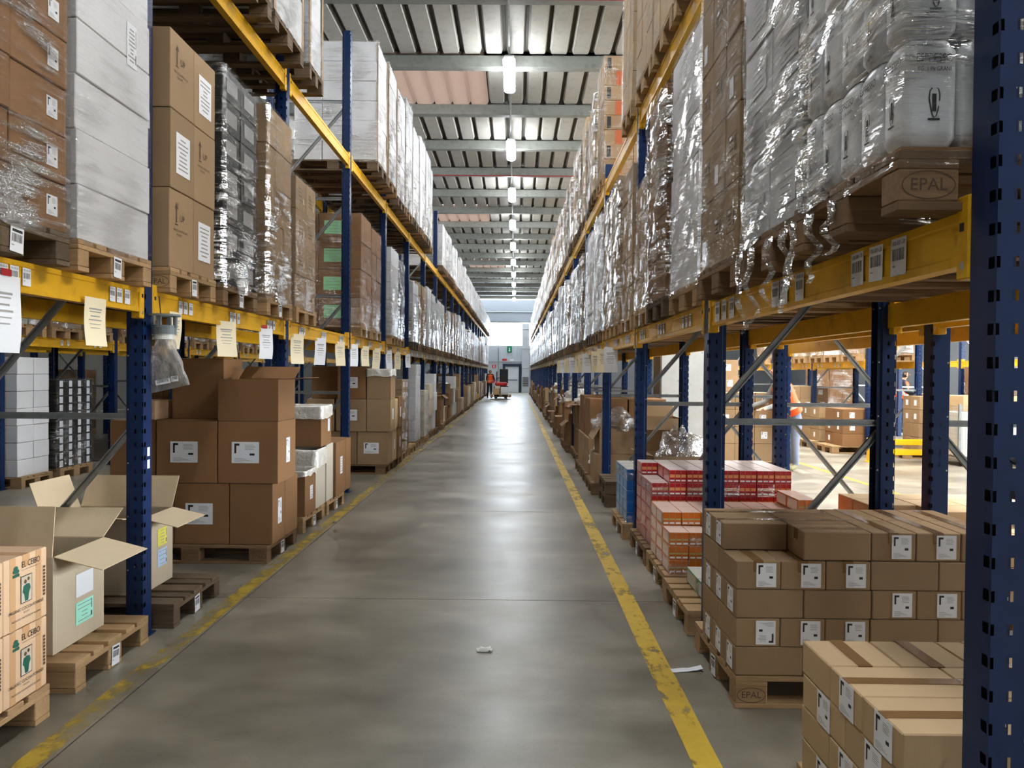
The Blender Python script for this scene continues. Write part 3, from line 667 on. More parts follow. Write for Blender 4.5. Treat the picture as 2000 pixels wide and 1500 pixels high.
# second rack row, back to back with the right rack (facing the open floor)
SX = 2.314
for i, y in enumerate(RY[:4]):
    frame(SX, y, f'blue frame of the rack behind the right rack, {ordw(i)} from the camera', 1, -1)
for i, a in enumerate(RY[:3]):
    beam(SX, a+.1, RZ[0], 1, f'yellow near beam of the rack behind the right rack, {ordw(i)} bay back', L=BAYR-.1)
    beam(SX+DEP, a+.1, RZ[0], -1, f'yellow far beam of the rack behind the right rack, {ordw(i)} bay back', L=BAYR-.1)
# rack across the open floor on the right
CY = [14.7+BAY*k for k in range(5)]; CX = 6.72
for i, y in enumerate(CY): frame(CX, y, f'blue frame of the rack across the right floor, {ordw(i)} from the barrier', 1, 1)
for i, a in enumerate(CY[:-1]):
    beam(CX, a+.1, 1.66, 1, f'yellow front beam of the rack across the right floor, {ordw(i)} bay', labels=[(c, lab_n[k % 3]) for k, c in enumerate((.3, .5, 1.2, 1.4, 2.1, 2.3))])
    beam(CX+DEP, a+.1, 1.66, -1, f'yellow rear beam of the rack across the right floor, {ordw(i)} bay')
EY = [11.2+BAY*k for k in range(5)]; EX = 9.6
for i, y in enumerate(EY): frame(EX, y, f'blue frame of the farthest rack on the right, {ordw(i)} back', 1, -1)
for i, a in enumerate(EY[:-1]):
    beam(EX, a+.1, 1.72, 1, f'yellow front beam of the farthest rack on the right, {ordw(i)} bay')
# rack across the next aisle on the left
DY = [6.7+BAY*k for k in range(9)]; DX = -6.34
for i, y in enumerate(DY): frame(DX, y, f'dark blue frame across the left neighbouring aisle, {ordw(i)} from the camera', -1, 1)
for i, a in enumerate(DY[:-1]):
    beam(DX, a+.1, 1.80, -1, f'yellow front beam across the left neighbouring aisle, {ordw(i)} bay', labels=[(c, lab_n[k % 3]) for k, c in enumerate((.35, .5, 1.2, 1.35, 2.05, 2.2))])
    beam(DX-DEP, a+.1, 1.80, 1, f'yellow rear beam across the left neighbouring aisle, {ordw(i)} bay')
GX = -8.6
for i, y in enumerate(DY): frame(GX, y+.4, f'dark blue frame in the farthest rack on the left, {ordw(i)} from the camera', -1, -1)
for i, a in enumerate(DY[:-1]): beam(GX, a+.5, 1.80, -1, f'yellow beam of the farthest rack on the left, {ordw(i)} bay')
# concrete column in the gap behind the right rack
thing('concrete_column', 'square grey concrete column standing behind the right rack', 'column', (2.66, 12.44, 0), me=MB().box(-.375, .375, -.32, .32, 0, 7.3, 'column_concrete', .02).mesh('concrete_column'))
# ------------------------------------------------------------------ palletised loads
PT = .144
def aisle_face(s): return '-x' if s > 0 else '+x'
def cells(n):
    nx, ny, nz = n
    for k in range(nz):
        for j in range(ny):
            for i in range(nx):
                if i in (0, nx-1) or j in (0, ny-1) or k == nz-1: yield i, j, k
def far_stack(dx, dy, h, n, mat, seed):
    def mk():
        m = MB(); r = random.Random(seed); nx, ny, nz = n; cx, cy, cz = dx/nx, dy/ny, h/nz
        for i, j, k in cells(n):
            a, b = r.uniform(-.006, .006), r.uniform(-.006, .006)
            m.box(-dx/2+i*cx+.003+a, -dx/2+(i+1)*cx-.003+a, -dy/2+j*cy+.003+b, -dy/2+(j+1)*cy-.003+b, k*cz, (k+1)*cz-.002, mat, .006)
        return m.mesh('cartons')
    return cached(('fs', round(dx, 2), round(dy, 2), round(h, 2), n, mat, seed), mk)
def load(s, y0, y1, xf, zb, top, n, mat, label, film=None, near=True, depth=1.1, wood='pallet_wood', plabel=None, sticker=None, name='wrapped_load', cat='pallet load', cshort=None, boards=False, amp=.012, epal=False, seed=None, has_pallet=True, ptag=False, group=None, pgroup=None):
    seed = int(y0*13) % 7 if seed is None else seed
    dy = y1-y0; cx = xf+s*depth/2; cy = (y0+y1)/2; z = zb+PT+.002; h = top-z
    if has_pallet: pallet(xf+s*(.6-.01), cy, zb, plabel, near, wood, pgroup, sy=min(1, dy/.8+.01), epal=epal, tagface=aisle_face(s) if ptag else None)
    nx, ny, nz = n; a, b, c = depth/nx, dy/ny, h/nz
    r = random.Random(seed*31+int(cy*100))
    if film is None and cshort:
        out = []
        for i, j, k in cells(n):
            me = carton_mesh(a-.004, b-.004, c-.003, mat)
            l = f'{cshort}, {ordw(k)} layer, {ordw(i)} from aisle, {ordw(j)} back'
            o = thing('carton', l, 'carton', (cx-s*depth/2+s*(i+.5)*a+r.uniform(-.006, .006), y0+(j+.5)*b+r.uniform(-.004, .004), z+k*c), (0, 0, r.uniform(-.008, .008)), cshort, me)
            if sticker: sticker(o, s, i, j, k, n, (a-.004, b-.004, c-.003), r)
            out.append(o)
        return out
    t = thing(name, label, cat, (cx, cy, z), group=group)
    if near:
        for i, j, k in cells(n):
            o = ob('carton', carton_mesh(a-.005, b-.005, c-.003, mat), t, (-s*depth/2+s*(i+.5)*a+r.uniform(-.005, .005), -dy/2+(j+.5)*b+r.uniform(-.004, .004), k*c), (0, 0, r.uniform(-.012, .012)))
            if sticker: sticker(o, s, i, j, k, n, (a-.005, b-.005, c-.003), r)
    else:
        q = ob('cartons', far_stack(depth, round(dy, 2), round(h, 2), n, mat, seed % 3), t); q['kind'] = 'stuff'
    if boards:
        bm_ = cached(('cb', round(h, 2)), lambda: MB().box(-.002, .003, -.05, 0, 0, h, 'kraft').box(-.05, 0, -.003, .002, 0, h, 'kraft').mesh('corner_board'))
        ob('corner_board', bm_, t, (-s*(depth/2+.004), -dy/2+.045, .0), None, (-s, 1, 1)); ob('corner_board', bm_, t, (-s*(depth/2+.004), dy/2, 0), None, (-s, 1, 1))
    if film: ob('stretch_film', film_mesh(round(depth, 2), round(dy, 2), round(h, 2), film, seed % 5, amp, near, .03 if near else -.002), t)
    return t
def st_labels(me, face_sel='aisle', prob=1.0, off=(0, 0), rows=None):
    def f(o, s, i, j, k, n, d, r):
        if r.random() > prob: return
        if face_sel in ('aisle', 'both') and i == 0: stick('label', me, o, aisle_face(s), (-s*d[0]/2, off[0]*d[1], d[2]/2+off[1]*d[2]), 0, .0015)
        if face_sel in ('front', 'both') and j == 0: stick('label', me, o, '-y', (off[0]*d[0], -d[1]/2, d[2]/2+off[1]*d[2]), 0, .0015)
    return f
LL, RL = 'left lower beams', 'right lower beams'; LU, RU = 'left upper beams', 'right upper beams'
def pl(i, where): return f'wooden pallet under the {ordw(i)} load from the camera on the {where}'
# ---- left lower level
ZL = LZ[0]+.13
load(-1, 2.62, 3.38, -1.98, ZL, 3.55, (2, 2, 7), 'kraft_dark', 'brown cartons with white labels tightly wrapped, first load on the left lower beams', 'film_heavy', plabel=pl(0, LL), wood='pallet_grey', amp=.008, ptag=True,
     sticker=lambda o, s, i, j, k, n, d, r: (i == 0) and stick('label', lab_doc(.075, .085), o, '+x', (d[0]/2, d[1]*.22, d[2]*.5), 0, .0015))
load(-1, 3.49, 4.18, -2.0, ZL, 3.60, (2, 1, 6), 'card_white', 'stack of large white cartons in clear film, second load on the left lower beams', 'film_light', plabel=pl(1, LL), amp=.006, ptag=True,
     sticker=lambda o, s, i, j, k, n, d, r: (i == 0 and k == 4) and stick('label', lab_lines(.10, .22, 'paper', 9, 3), o, '+x', (d[0]/2, d[1]*.22, d[2]*.3), 0, .0015))
def st_up(o, s, i, j, k, n, d, r):
    if i == 0:
        if (j+k) % 2 == 0: stick('lettering', L_UP, o, '+x', (d[0]/2, -.02, d[2]*.66), 0, .001)
        else: stick('label', lab_lines(.19, .24, 'paper', 8, k, False), o, '+x', (d[0]/2, 0.0, d[2]*.48), 0, .0015)
    elif j == 0 and k == 2 and i == 1: stick('label', lab_plain(.12, .2, 'paper'), o, '-y', (0, -d[1]/2, d[2]*.45), 0, .0015)
load(-1, 4.42, 5.08, -2.0, ZL, 3.476, (2, 2, 3), 'kraft', '', None, plabel=pl(2, LL), cshort='large UP-marked carton, left lower beams', sticker=st_up, epal=True, ptag=True)
load(-1, 5.22, 5.9, -2.0, ZL, 3.574, (3, 2, 7), 'card_black', 'black printed cartons under shiny film, fourth load on the left lower beams', 'film_heavy', plabel=pl(3, LL), wood='pallet_brown', ptag=True,
     sticker=lambda o, s, i, j, k, n, d, r: ((j == 0) and stick('label', lab_plain(.05, .05, 'paper_cream'), o, '-y', (.02, -d[1]/2, d[2]*.45), 0, .0015), (i == 0) and stick('print', lab_lines(.2, .10, 'ink_grey', 4, k, False), o, '+x', (d[0]/2, 0, d[2]*.5), 0, .0015)))
load(-1, 6.14, 6.82, -2.0, ZL, 3.64, (2, 3, 5), 'kraft', 'tall brown carton stack in glittering film, fifth load on the left lower beams', 'film_heavy', plabel=pl(4, LL), ptag=True)
load(-1, 7.03, 7.72, -2.02, ZL, 3.30, (2, 2, 4), 'kraft', 'shorter brown cartons with printed text lines, sixth load on the left lower beams', 'film_light', plabel=pl(5, LL), amp=.006,
     sticker=lambda o, s, i, j, k, n, d, r: (i == 0) and stick('print', L_LINES, o, '+x', (d[0]/2, 0, d[2]*.5), 0, .001))
def st_green(o, s, i, j, k, n, d, r):
    if j == 0 and i == 0: stick('label', lab_lines(.25, .17, 'paper_green', 4, k, False), o, '-y', (-.08, -d[1]/2, d[2]*.5), 0, .0015)
load(-1, 9.88, 10.58, -2.0, ZL, 3.54, (2, 2, 4), 'kraft_dark', 'large brown cartons with green labels on their near ends, left lower beams', 'film_light', plabel=pl(6, LL), amp=.006, sticker=st_green, epal=True, ptag=True)
load(-1, 10.64, 11.34, -2.0, ZL, 3.5, (2, 2, 4), 'kraft_dark', 'brown cartons directly behind the green-labelled cartons on the left lower beams', 'film_light', plabel=pl(7, LL), amp=.006, ptag=True)
idx = 8
load(-1, 12.26, 12.98, -2.0, ZL, 3.5, (2, 2, 5), 'card_white', f'white cartons in film, {ordw(idx)} load on the left lower beams', 'film', plabel=pl(idx, LL)); idx += 1
load(-1, 13.05, 13.85, -2.02, ZL, 3.42, (3, 2, 7), 'card_black', f'dark cartons in silvery film, {ordw(idx)} load on the left lower beams', 'film_heavy', plabel=pl(idx, LL)); idx += 1
LOOK = {'card_white': 'white', 'kraft': 'brown', 'card_cream': 'cream', 'card_grey': 'pale grey', 'print_white': 'silvery white', 'kraft_light': 'light brown', 'kraft_dark': 'dark brown'}
def generic(s, ys, dep, xf, zb, seq, where, idx, start, end, off=0):
    for bi, (a, b) in enumerate(zip(ys, ys[1:])):
        if b < start or a > end: continue
        w = (b-a-.1)/3
        for q in range(3):
            y0 = a+.1+q*w+.04; y1 = y0+w-.08
            if y0 < start-.01 or y1 > end: continue
            mat, film, top, n = seq[idx % len(seq)]
            tt = top+((idx*37) % 5-2)*.04
            far = y0 > 34
            lk = f'{LOOK[mat]} cartons in film, {ordw(idx)} load from the camera on the {where}'
            load(s, y0, round(y0+round(w-.08, 2), 3), xf+((idx*29) % 5-2)*.012*s, zb, round(tt, 2), n, mat, lk, film, y0 < 13.5, plabel=pl(idx, where), wood=('pallet_grey', 'pallet_brown')[idx % 2], seed=idx % 5, amp=.014)
            idx += 1
    return idx
SEQ_L1 = [('kraft', 'film_heavy', 3.38, (2, 2, 5)), ('kraft', 'film_heavy', 3.3, (2, 2, 5)), ('card_white', 'film', 3.5, (2, 2, 5)), ('print_white', 'film_heavy', 3.35, (2, 3, 6)), ('print_white', 'film_heavy', 3.32, (2, 2, 6)), ('card_white', 'film', 3.4, (2, 2, 7)), ('card_white', 'film_heavy', 3.3, (2, 2, 6)),
          ('kraft', 'film_heavy', 3.25, (2, 2, 5)), ('print_white', 'film_heavy', 3.3, (2, 2, 6)), ('kraft_dark', 'film', 3.45, (2, 2, 5)), ('print_white', 'film_heavy', 3.35, (2, 2, 5))]
generic(-1, LY, 1.1, -2.02, ZL, SEQ_L1, LL, idx, 14.7, 57)
# ---- left upper level
ZU = LZ[1]+.13
for q, (a, b) in enumerate(((4.4, 5.1), (5.16, 5.9), (5.98, 6.8), (7.0, 7.48))):
    load(-1, a, b, -1.9, ZU, 5.95, (2, 2, 4), 'print_white', f'white paper-wrapped goods with brown corner boards, {ordw(q)} load on the left upper beams', 'film', plabel=pl(q, LU), boards=True, wood='pallet_grey')
idx = 4
load(-1, 10.2, 10.98, -1.86, ZU, 5.87, (3, 2, 6), 'card_white', 'neat block of white cartons behind a blue post on the left upper beams', 'film', plabel=pl(idx, LU), wood='pallet_grey', boards=True); idx += 1
load(-1, 11.06, 11.86, -1.86, ZU, 5.95, (2, 2, 6), 'card_white', 'white cartons in film right behind the neat white block, left upper beams', 'film_heavy', plabel=pl(idx, LU), wood='pallet_brown', boards=True); idx += 1
SEQ_L2 = [('card_white', 'film_heavy', 6.02, (2, 2, 6)), ('print_white', 'film_heavy', 6.1, (2, 2, 5)), ('card_white', 'film_heavy', 5.98, (2, 2, 6))]
idx = generic(-1, LY, 1.1, -1.88, ZU, SEQ_L2, LU, idx, 12.1, 17.5)
SEQ_L2b = [('card_white', 'film', 5.30, (2, 2, 5)), ('card_white', 'film_heavy', 5.4, (2, 2, 5)), ('print_white', 'film_heavy', 5.36, (2, 2, 5))]
generic(-1, LY, 1.1, -1.92, ZU, SEQ_L2b, LU, idx, 19.9, 57)
# ---- right lower level
ZR = RZ[0]+.13
def espresso():
    cy, xf, dy = 2.19, .93, .66; z = ZR+PT+.012
    pallet(xf+.58, cy, ZR, 'wooden pallet marked EPAL under the coffee packs on the right lower beams', True, 'pallet_brown', sy=.86, epal=True)
    t = thing('coffee_load', 'silver espresso coffee packs wrapped in glossy film above the near yellow beam', 'pallet load', (xf+.55, cy, z))
    ob('layer_board', MB().box(-.56, .56, -.335, .335, -.010, -.002, 'kraft_dark').mesh('layer_board'), t)
    def pk():
        m = MB(); w, d, h = .136, .131, .262; a = 16
        def f(u, v):
            th = 2*math.pi*u; c, s_ = math.cos(th), math.sin(th); e = .55
            px = math.copysign(abs(c)**e, c)*w/2; py = math.copysign(abs(s_)**e, s_)*d/2
            k = 1-.22*max(0, abs(v-.5)*2-.8)/.2
            return (px*k, py*k, v*h)
        m.grid(f, 24, 10, 'foil', True); m.poly([f(i/24, 1) for i in range(24)], 'foil'); return m.mesh('coffee_pack', True)
    pkm = pk()
    for k in range(6):
        for j in range(5):
            for i in range(8):
                if 0 < i < 7 and 0 < j < 4 and k < 5: continue
                o = ob('coffee_pack', pkm, t, (-.55+.069+i*.1374, -dy/2+.066+j*.132, k*.264))
                if i == 0: stick('lettering', L_ESP, o, '-x', (-.0685, 0, .135)).scale = (.72, .85, 1)
                if j == 0: stick('lettering', L_ESP, o, '-y', (0, -.066, .135)).scale = (.72, .85, 1)
    ob('stretch_film', film_mesh(1.12, .67, 1.62, 'film_heavy', 3, .01, True, .05), t)
    for q, (yy, L) in enumerate(((.18, .22), (.33, .30), (.02, .16))): ob('film_tail', tail_mesh(q, L), t, (-.58, yy, -.05))
espresso()
load(1, 2.56, 3.22, .945, ZR, 3.55, (2, 2, 6), 'print_white', 'grey-white printed cartons under streaky film, beside the coffee packs', 'film_heavy', plabel=pl(1, RL), wood='pallet_brown', amp=.012,
     sticker=lambda o, s, i, j, k, n, d, r: (i == 0) and stick('print', lab_lines(.2, .13, 'print_white', 5, k+j, False), o, '-x', (-d[0]/2, 0, d[2]*.5), 0, .0015))
tb = bpy.data.objects[[o.name for o in bpy.data.objects if o.get('label', '').startswith('grey-white printed')][0]]
for q_, (yy_, L_) in enumerate(((-.25, .2), (-.1, .26), (.12, .3), (.27, .34))): ob('film_tail', tail_mesh(q_+4, L_), tb, (-.58, yy_, -.04))
def st_mark(o, s, i, j, k, n, d, r):
    if i == 0:
        if (k+j) % 3 != 2: stick('print', L_MARK, o, '-x', (-d[0]/2, 0, d[2]*.5), 0, .001)
        else: stick('label', lab_plain(.06, .09, 'paper'), o, '-x', (-d[0]/2, .03, d[2]*.3), 0, .0015)
    if j == 0 and i == 0 and k % 2 == 0: stick('label', lab_plain(.09, .1, 'paper'), o, '-y', (-.1+d[0]*.25, -d[1]/2, d[2]*.5), 0, .0015)
load(1, 3.42, 4.12, .98, ZR, 3.74, (2, 3, 5), 'kraft', 'brown cartons with printed square marks, third load on the right lower beams', 'film_light', plabel=pl(2, RL), wood='pallet_brown', amp=.005, sticker=st_mark)
load(1, 4.42, 5.2, 1.04, ZR, 3.55, (2, 1, 6), 'card_white', 'large white cartons in loose film, fourth load on the right lower beams', 'film', plabel=pl(3, RL), amp=.014,
     sticker=lambda o, s, i, j, k, n, d, r: (i == 0 and k in (3, 5)) and stick('label', lab_lines(.09, .2, 'paper', 8, k), o, '-x', (-d[0]/2, .05, d[2]*.5), 0, .0015))
load(1, 5.3, 5.98, 1.02, ZR, 3.5, (2, 2, 5), 'kraft_dark', 'dark cartons under crumpled loose film, fifth load on the right lower beams', 'film_heavy', plabel=pl(4, RL), wood='pallet_grey', amp=.035)
st_tagR = lambda o, s, i, j, k, n, d, r: ((i == 0 and (j+k) % 2 == 0) and stick('label', lab_plain(.07, .09, 'paper'), o, '-x', (-d[0]/2, .04, d[2]*.4), 0, .0015), (j == 0 and i == 0) and stick('label', lab_plain(.07, .09, 'paper'), o, '-y', (.0, -d[1]/2, d[2]*.4), 0, .0015))
load(1, 6.08, 6.76, 1.04, ZR, 3.1, (2, 3, 4), 'kraft', 'brown cartons with small white tags, sixth load on the right lower beams', 'film_light', plabel=pl(5, RL), amp=.005, sticker=st_tagR, ptag=True)
load(1, 6.98, 7.66, 1.05, ZR, 3.42, (2, 2, 5), 'kraft', 'brown cartons with white tags just behind the third post, right lower beams', 'film_light', plabel=pl(6, RL), amp=.005, sticker=st_tagR, ptag=True)
load(1, 7.74, 8.46, 1.04, ZR, 3.5, (2, 2, 4), 'kraft', 'brown cartons in shiny film, eighth load on the right lower beams', 'film_heavy', plabel=pl(7, RL), amp=.014)
load(1, 8.54, 9.28, 1.05, ZR, 3.5, (2, 2, 4), 'kraft', 'brown cartons in shiny film, ninth load on the right lower beams', 'film_heavy', plabel=pl(8, RL), amp=.014)
idx = 9
SEQ_R1 = [('card_white', 'film', 3.44, (2, 2, 5)), ('card_white', 'film_light', 3.5, (2, 1, 5)), ('print_white', 'film_heavy', 3.3, (2, 2, 6)), ('kraft', 'film_heavy', 3.3, (2, 2, 5)), ('print_white', 'film_heavy', 3.35, (2, 2, 6)), ('card_white', 'film_heavy', 3.3, (2, 2, 6)),
          ('kraft_light', 'film_heavy', 3.25, (2, 2, 5)), ('print_white', 'film_heavy', 3.3, (2, 2, 6)), ('print_white', 'film_heavy', 3.4, (2, 2, 6))]
generic(1, RY, 1.1, 1.04, ZR, SEQ_R1, RL, idx, 9.4, 56)
# ---- right upper level
ZV = RZ[1]+.13
for q, (a, b) in enumerate(((4.42, 5.1), (5.16, 5.9), (5.97, 6.74), (6.97, 7.6))):
    load(1, a, b, 1.03, ZV, 5.3, (2, 3, 5), 'kraft_light', f'light brown cartons above the near bays, {ordw(q)} load on the right upper beams', 'film_light', plabel=pl(q, RU), amp=.005)
idx = 4
def st_strap(o, s, i, j, k, n, d, r):
    if j == 0 and i == 0:
        if k % 2: stick('print', lab_plain(.05, d[2]*.8, 'ink'), o, '-y', (-.12, -d[1]/2, d[2]*.5), 0, .0015)
        else: stick('strap', lab_plain(.085, d[2], 'tape_orange'), o, '-y', (.0, -d[1]/2, d[2]*.5), 0, .0015)
load(1, 9.52, 10.22, 1.06, ZV, 5.42, (3, 2, 8), 'kraft', 'brown cartons with orange straps on their near side, right upper beams', 'film_light', plabel=pl(idx, RU), sticker=st_strap, amp=.008); idx += 1
SEQ_R2 = [('kraft', 'film_heavy', 5.4, (2, 3, 6)), ('kraft_light', 'film_heavy', 5.35, (2, 2, 6)), ('kraft', 'film_heavy', 5.3, (2, 2, 5)), ('kraft_light', 'film', 5.44, (2, 3, 6))]
generic(1, RY, 1.1, 1.06, ZV, SEQ_R2, RU, idx, 10.25, 56)
# ------------------------------------------------------------------ open cartons, bags, papers
def open_carton(name, label, x0, x1, y0, y1, z0, z1, mat, flaps, inside='kraft_inside', liner=None, fl=.16, cat='carton', group=None, bottom=True):
    """hollow carton; flaps: dict face -> angle in degrees from upright (0) outward (90 flat, 150 hanging)"""
    dx, dy, h, t = x1-x0, y1-y0, z1-z0, .006
    o = thing(name, label, cat, ((x0+x1)/2, (y0+y1)/2, z0), group=group)
    m = MB()
    def wallq(a0, a1, b0, b1):
        m.box(a0, a1, b0, b1, 0, h, mat, .001)
    wallq(-dx/2, -dx/2+t, -dy/2, dy/2); wallq(dx/2-t, dx/2, -dy/2, dy/2); wallq(-dx/2+t, dx/2-t, -dy/2, -dy/2+t); wallq(-dx/2+t, dx/2-t, dy/2-t, dy/2)
    m.box(-dx/2+t, dx/2-t, -dy/2+t, dy/2-t, 0, t, inside); ob('body', m.mesh('body'), o)
    for f, ang in flaps.items():
        L = dy if f in ('+x', '-x') else dx
        F = min(fl, (dx if f in ('+x', '-x') else dy)*.55)
        me = cached(('flap', round(L, 3), round(F, 3), mat, inside), lambda: MB().box(-L/2+.004, L/2-.004, 0, .0045, 0, F, 'kraft_lit' if mat == 'card_grey' else mat, .0008).mesh('flap'))
        rz = {'-y': 0, '+x': R(90), '+y': R(180), '-x': R(-90)}[f]
        p = {'-y': (0, -dy/2, h), '+y': (0, dy/2, h), '+x': (dx/2, 0, h), '-x': (-dx/2, 0, h)}[f]
        fo = ob('flap', me, o, p); fo.rotation_euler = (Matrix.Rotation(rz, 4, 'Z') @ Matrix.Rotation(R(ang), 4, 'X')).to_euler()
    if liner:
        dr, up, seed = liner; m = MB(); per = 2*(dx+dy)
        def f(u, v):
            t_ = u*per
            if t_ < dx: p = Vector((-dx/2+t_, -dy/2, 0)); n = Vector((0, -1, 0))
            elif t_ < dx+dy: p = Vector((dx/2, -dy/2+t_-dx, 0)); n = Vector((1, 0, 0))
            elif t_ < 2*dx+dy: p = Vector((dx/2-(t_-dx-dy), dy/2, 0)); n = Vector((0, 1, 0))
            else: p = Vector((-dx/2, dy/2-(t_-2*dx-dy), 0)); n = Vector((-1, 0, 0))
            q = p*9+Vector((seed*3, 0, v*3)); w = noise.noise(q)*.5+noise.noise(q*2.3)*.3
            if v < .5: # outside cuff
                k = 1-v*2; zz = h+up*.6-(dr+.03*noise.noise(p*7+Vector((seed, 5, 1))))*k; off = .012+.014*(w+.5)
            else:
                k = (v-.5)*2; zz = h+up*.6-.10*k*k*1.5; off = .012+.012*w-.05*k
            zz += .012*w
            return (p.x+n.x*off, p.y+n.y*off, zz)
        m.grid(f, 80, 14, 'liner', True); ob('liner', m.mesh('liner', True), o)
    return o
def bag_mesh(rx, ry, rz, seed, mat='bag_clear'):
    def mk():
        m = MB()
        def f(u, v):
            th, ph = 2*math.pi*u, v*math.pi/2*1.0
            d = Vector((math.cos(th)*math.cos(ph), math.sin(th)*math.cos(ph), math.sin(ph)))
            n = noise.noise(d*2.1+Vector((seed, 0, 0)))*.32+noise.noise(d*5+Vector((0, seed, 0)))*.18+abs(noise.noise(d*9+Vector((0, 0, seed))))*.12
            k = 1+n*(.35 if v < .12 else 1)
            return (d.x*rx*k, d.y*ry*k, max(-.01, d.z*rz*k))
        m.grid(f, 48, 18, mat, True); return m.mesh('plastic_bag', True)
    return cached(('bag', rx, ry, rz, seed, mat), mk)
def bag(x, y, z, rx, ry, rz, seed, label, mat='bag_clear', group=None):
    return thing('plastic_bag', label, 'bag', (x, y, z), group=group, me=bag_mesh(rx, ry, rz, seed, mat))
def carton(x0, x1, y0, y1, z0, z1, mat, label, group=None, rz=0, tape=None):
    o = thing('carton', label, 'carton', ((x0+x1)/2, (y0+y1)/2, z0), (0, 0, rz), group, carton_mesh(x1-x0, y1-y0, z1-z0, mat))
    if tape:
        ax, tm = tape; L = (x1-x0) if ax == 'x' else (y1-y0)
        ob('tape', tape_mesh(L, .045, tm), o, (0, 0, z1-z0+.0003), (0, 0, 0 if ax == 'x' else R(90)))
    return o
# ------------------------------------------------------------------ left floor row, from the camera back
pallet(-2.60, 2.89, 0, 'wooden pallet under the cocoa cartons at the near left corner', True, tagface='+x')
for i in range(2):
    for j in range(2):
        for k in range(2):
            z0 = .146+k*.298
            o = carton(-2.008-.41*(i+1)+.004, -2.008-.41*i, 3.0-.283*j, 3.28-.283*j, z0, z0+.295, 'kraft_pink', f'cocoa powder carton with green picture, {("bottom", "top")[k]} layer, {ordw(i)} from aisle, {("far", "near")[j]} end', 'cocoa powder cartons', tape=('x', 'tape_tan'))
            if i == 0:
                stick('lettering', L_CEIBO, o, '+x', (.203, 0, .1475), 0, .0015)
                for yy in (-.085, .082): stick('tape', lab_plain(.036, .293, 'tape_tan'), o, '+x', (.203, yy, .1475), 0, .0002)
stray = bpy.data.objects['carton']
pallet(-2.62, 3.87, 0, 'pale wooden pallet under the near open grey carton, left floor', True, sy=.88, tagface='+x')
o = open_carton('open_carton', 'large pale grey carton with flaps open and white and mint labels', -2.78, -2.175, 3.6, 4.05, .146, .61, 'card_grey', {'-y': -6, '+x': 104, '+y': 60, '-x': 40}, fl=.24)
stick('label', lab_plain(.155, .115, 'paper'), o, '+x', (.3025, .04, .275), 0, .0015); stick('label', lab_lines(.155, .112, 'paper_mint', 5, 2), o, '+x', (.3025, .04, .135), 0, .0015)
pallet(-2.57, 4.77, 0, 'dark weathered pallet under the second open grey carton, left floor', True, 'pallet_grey', sy=.86, tagface='+x')
o = open_carton('open_carton', 'pale grey open carton with yellow and blue labels behind the blue post', -2.84, -2.235, 4.58, 5.0, .146, .605, 'card_grey', {'-y': 80, '+x': 103, '+y': 30, '-x': 20}, fl=.22)
stick('label', lab_lines(.13, .11, 'paper_yellow', 5, 4), o, '+x', (.3025, .06, .30), 0, .0015); stick('label', lab_lines(.13, .11, 'paper_blue', 4, 6), o, '+x', (.3025, .06, .17), 0, .0015)
pallet(-2.515, 6.33, 0, 'wooden pallet marked EPAL under the big brown carton stack, left floor', True, 'pallet_brown', epal=True, tagface='+x')
G3 = 'big brown cartons stacked on the left floor'
docL = lab_doc(.213, .165); docS = lab_doc(.1, .2); big = []
def bigc(x0, x1, y0, y1, z0, z1, lab, mat='kraft_dark', lf=(), **kw):
    o = carton(x0, x1, y0, y1, z0, z1, mat, lab, G3, rnd.uniform(-.01, .01), **kw)
    for f in lf:
        if f == '-y': stick('label', docL, o, '-y', (-.02, -(y1-y0)/2, (z1-z0)*.5), 0, .0015)
        else: stick('label', docS, o, '+x', ((x1-x0)/2, 0.02, (z1-z0)*.5), 0, .0015)
    for yy in ((-.05, .05) if False else ()): pass
    return o
bigc(-2.22, -1.885, 5.96, 6.28, .146, .622, 'plain brown carton at the near aisle corner of the bottom layer, left floor stack', lf=('+x',))
bigc(-2.65, -2.226, 5.96, 6.28, .146, .622, 'bottom brown carton with white label left of the plain one, left floor stack', lf=('-y',))
bigc(-3.1, -2.656, 5.96, 6.28, .146, .622, 'bottom layer brown carton farthest from the aisle, left floor stack')
bigc(-2.22, -1.885, 6.29, 6.64, .146, .622, 'brown carton at the back aisle corner of the bottom layer, left floor stack')
bigc(-2.31, -1.84, 5.95, 6.42, .624, 1.108, 'brown carton with white label at the aisle side of the middle layer, left floor', lf=('-y', '+x'))
bigc(-2.79, -2.318, 5.95, 6.42, .624, 1.108, 'brown carton with white label in the centre of the middle layer, left floor', lf=('-y',))
bigc(-3.16, -2.80, 5.97, 6.42, .624, 1.108, 'middle layer brown carton farthest from the aisle, left floor stack')
o = open_carton('open_carton', 'empty open brown carton on top of the big carton stack, left floor', -2.31, -1.84, 5.95, 6.40, 1.11, 1.435, 'kraft_dark', {'+x': 86, '+y': 60}, fl=.2, group=G3)
bigc(-2.78, -2.36, 6.2, 6.62, 1.11, 1.60, 'tall dark brown carton behind the open one on the left floor stack')
carton(-3.05, -2.82, 6.0, 6.3, 1.11, 1.26, 'kraft_pink', 'small pinkish carton on top of the left floor stack behind the post')
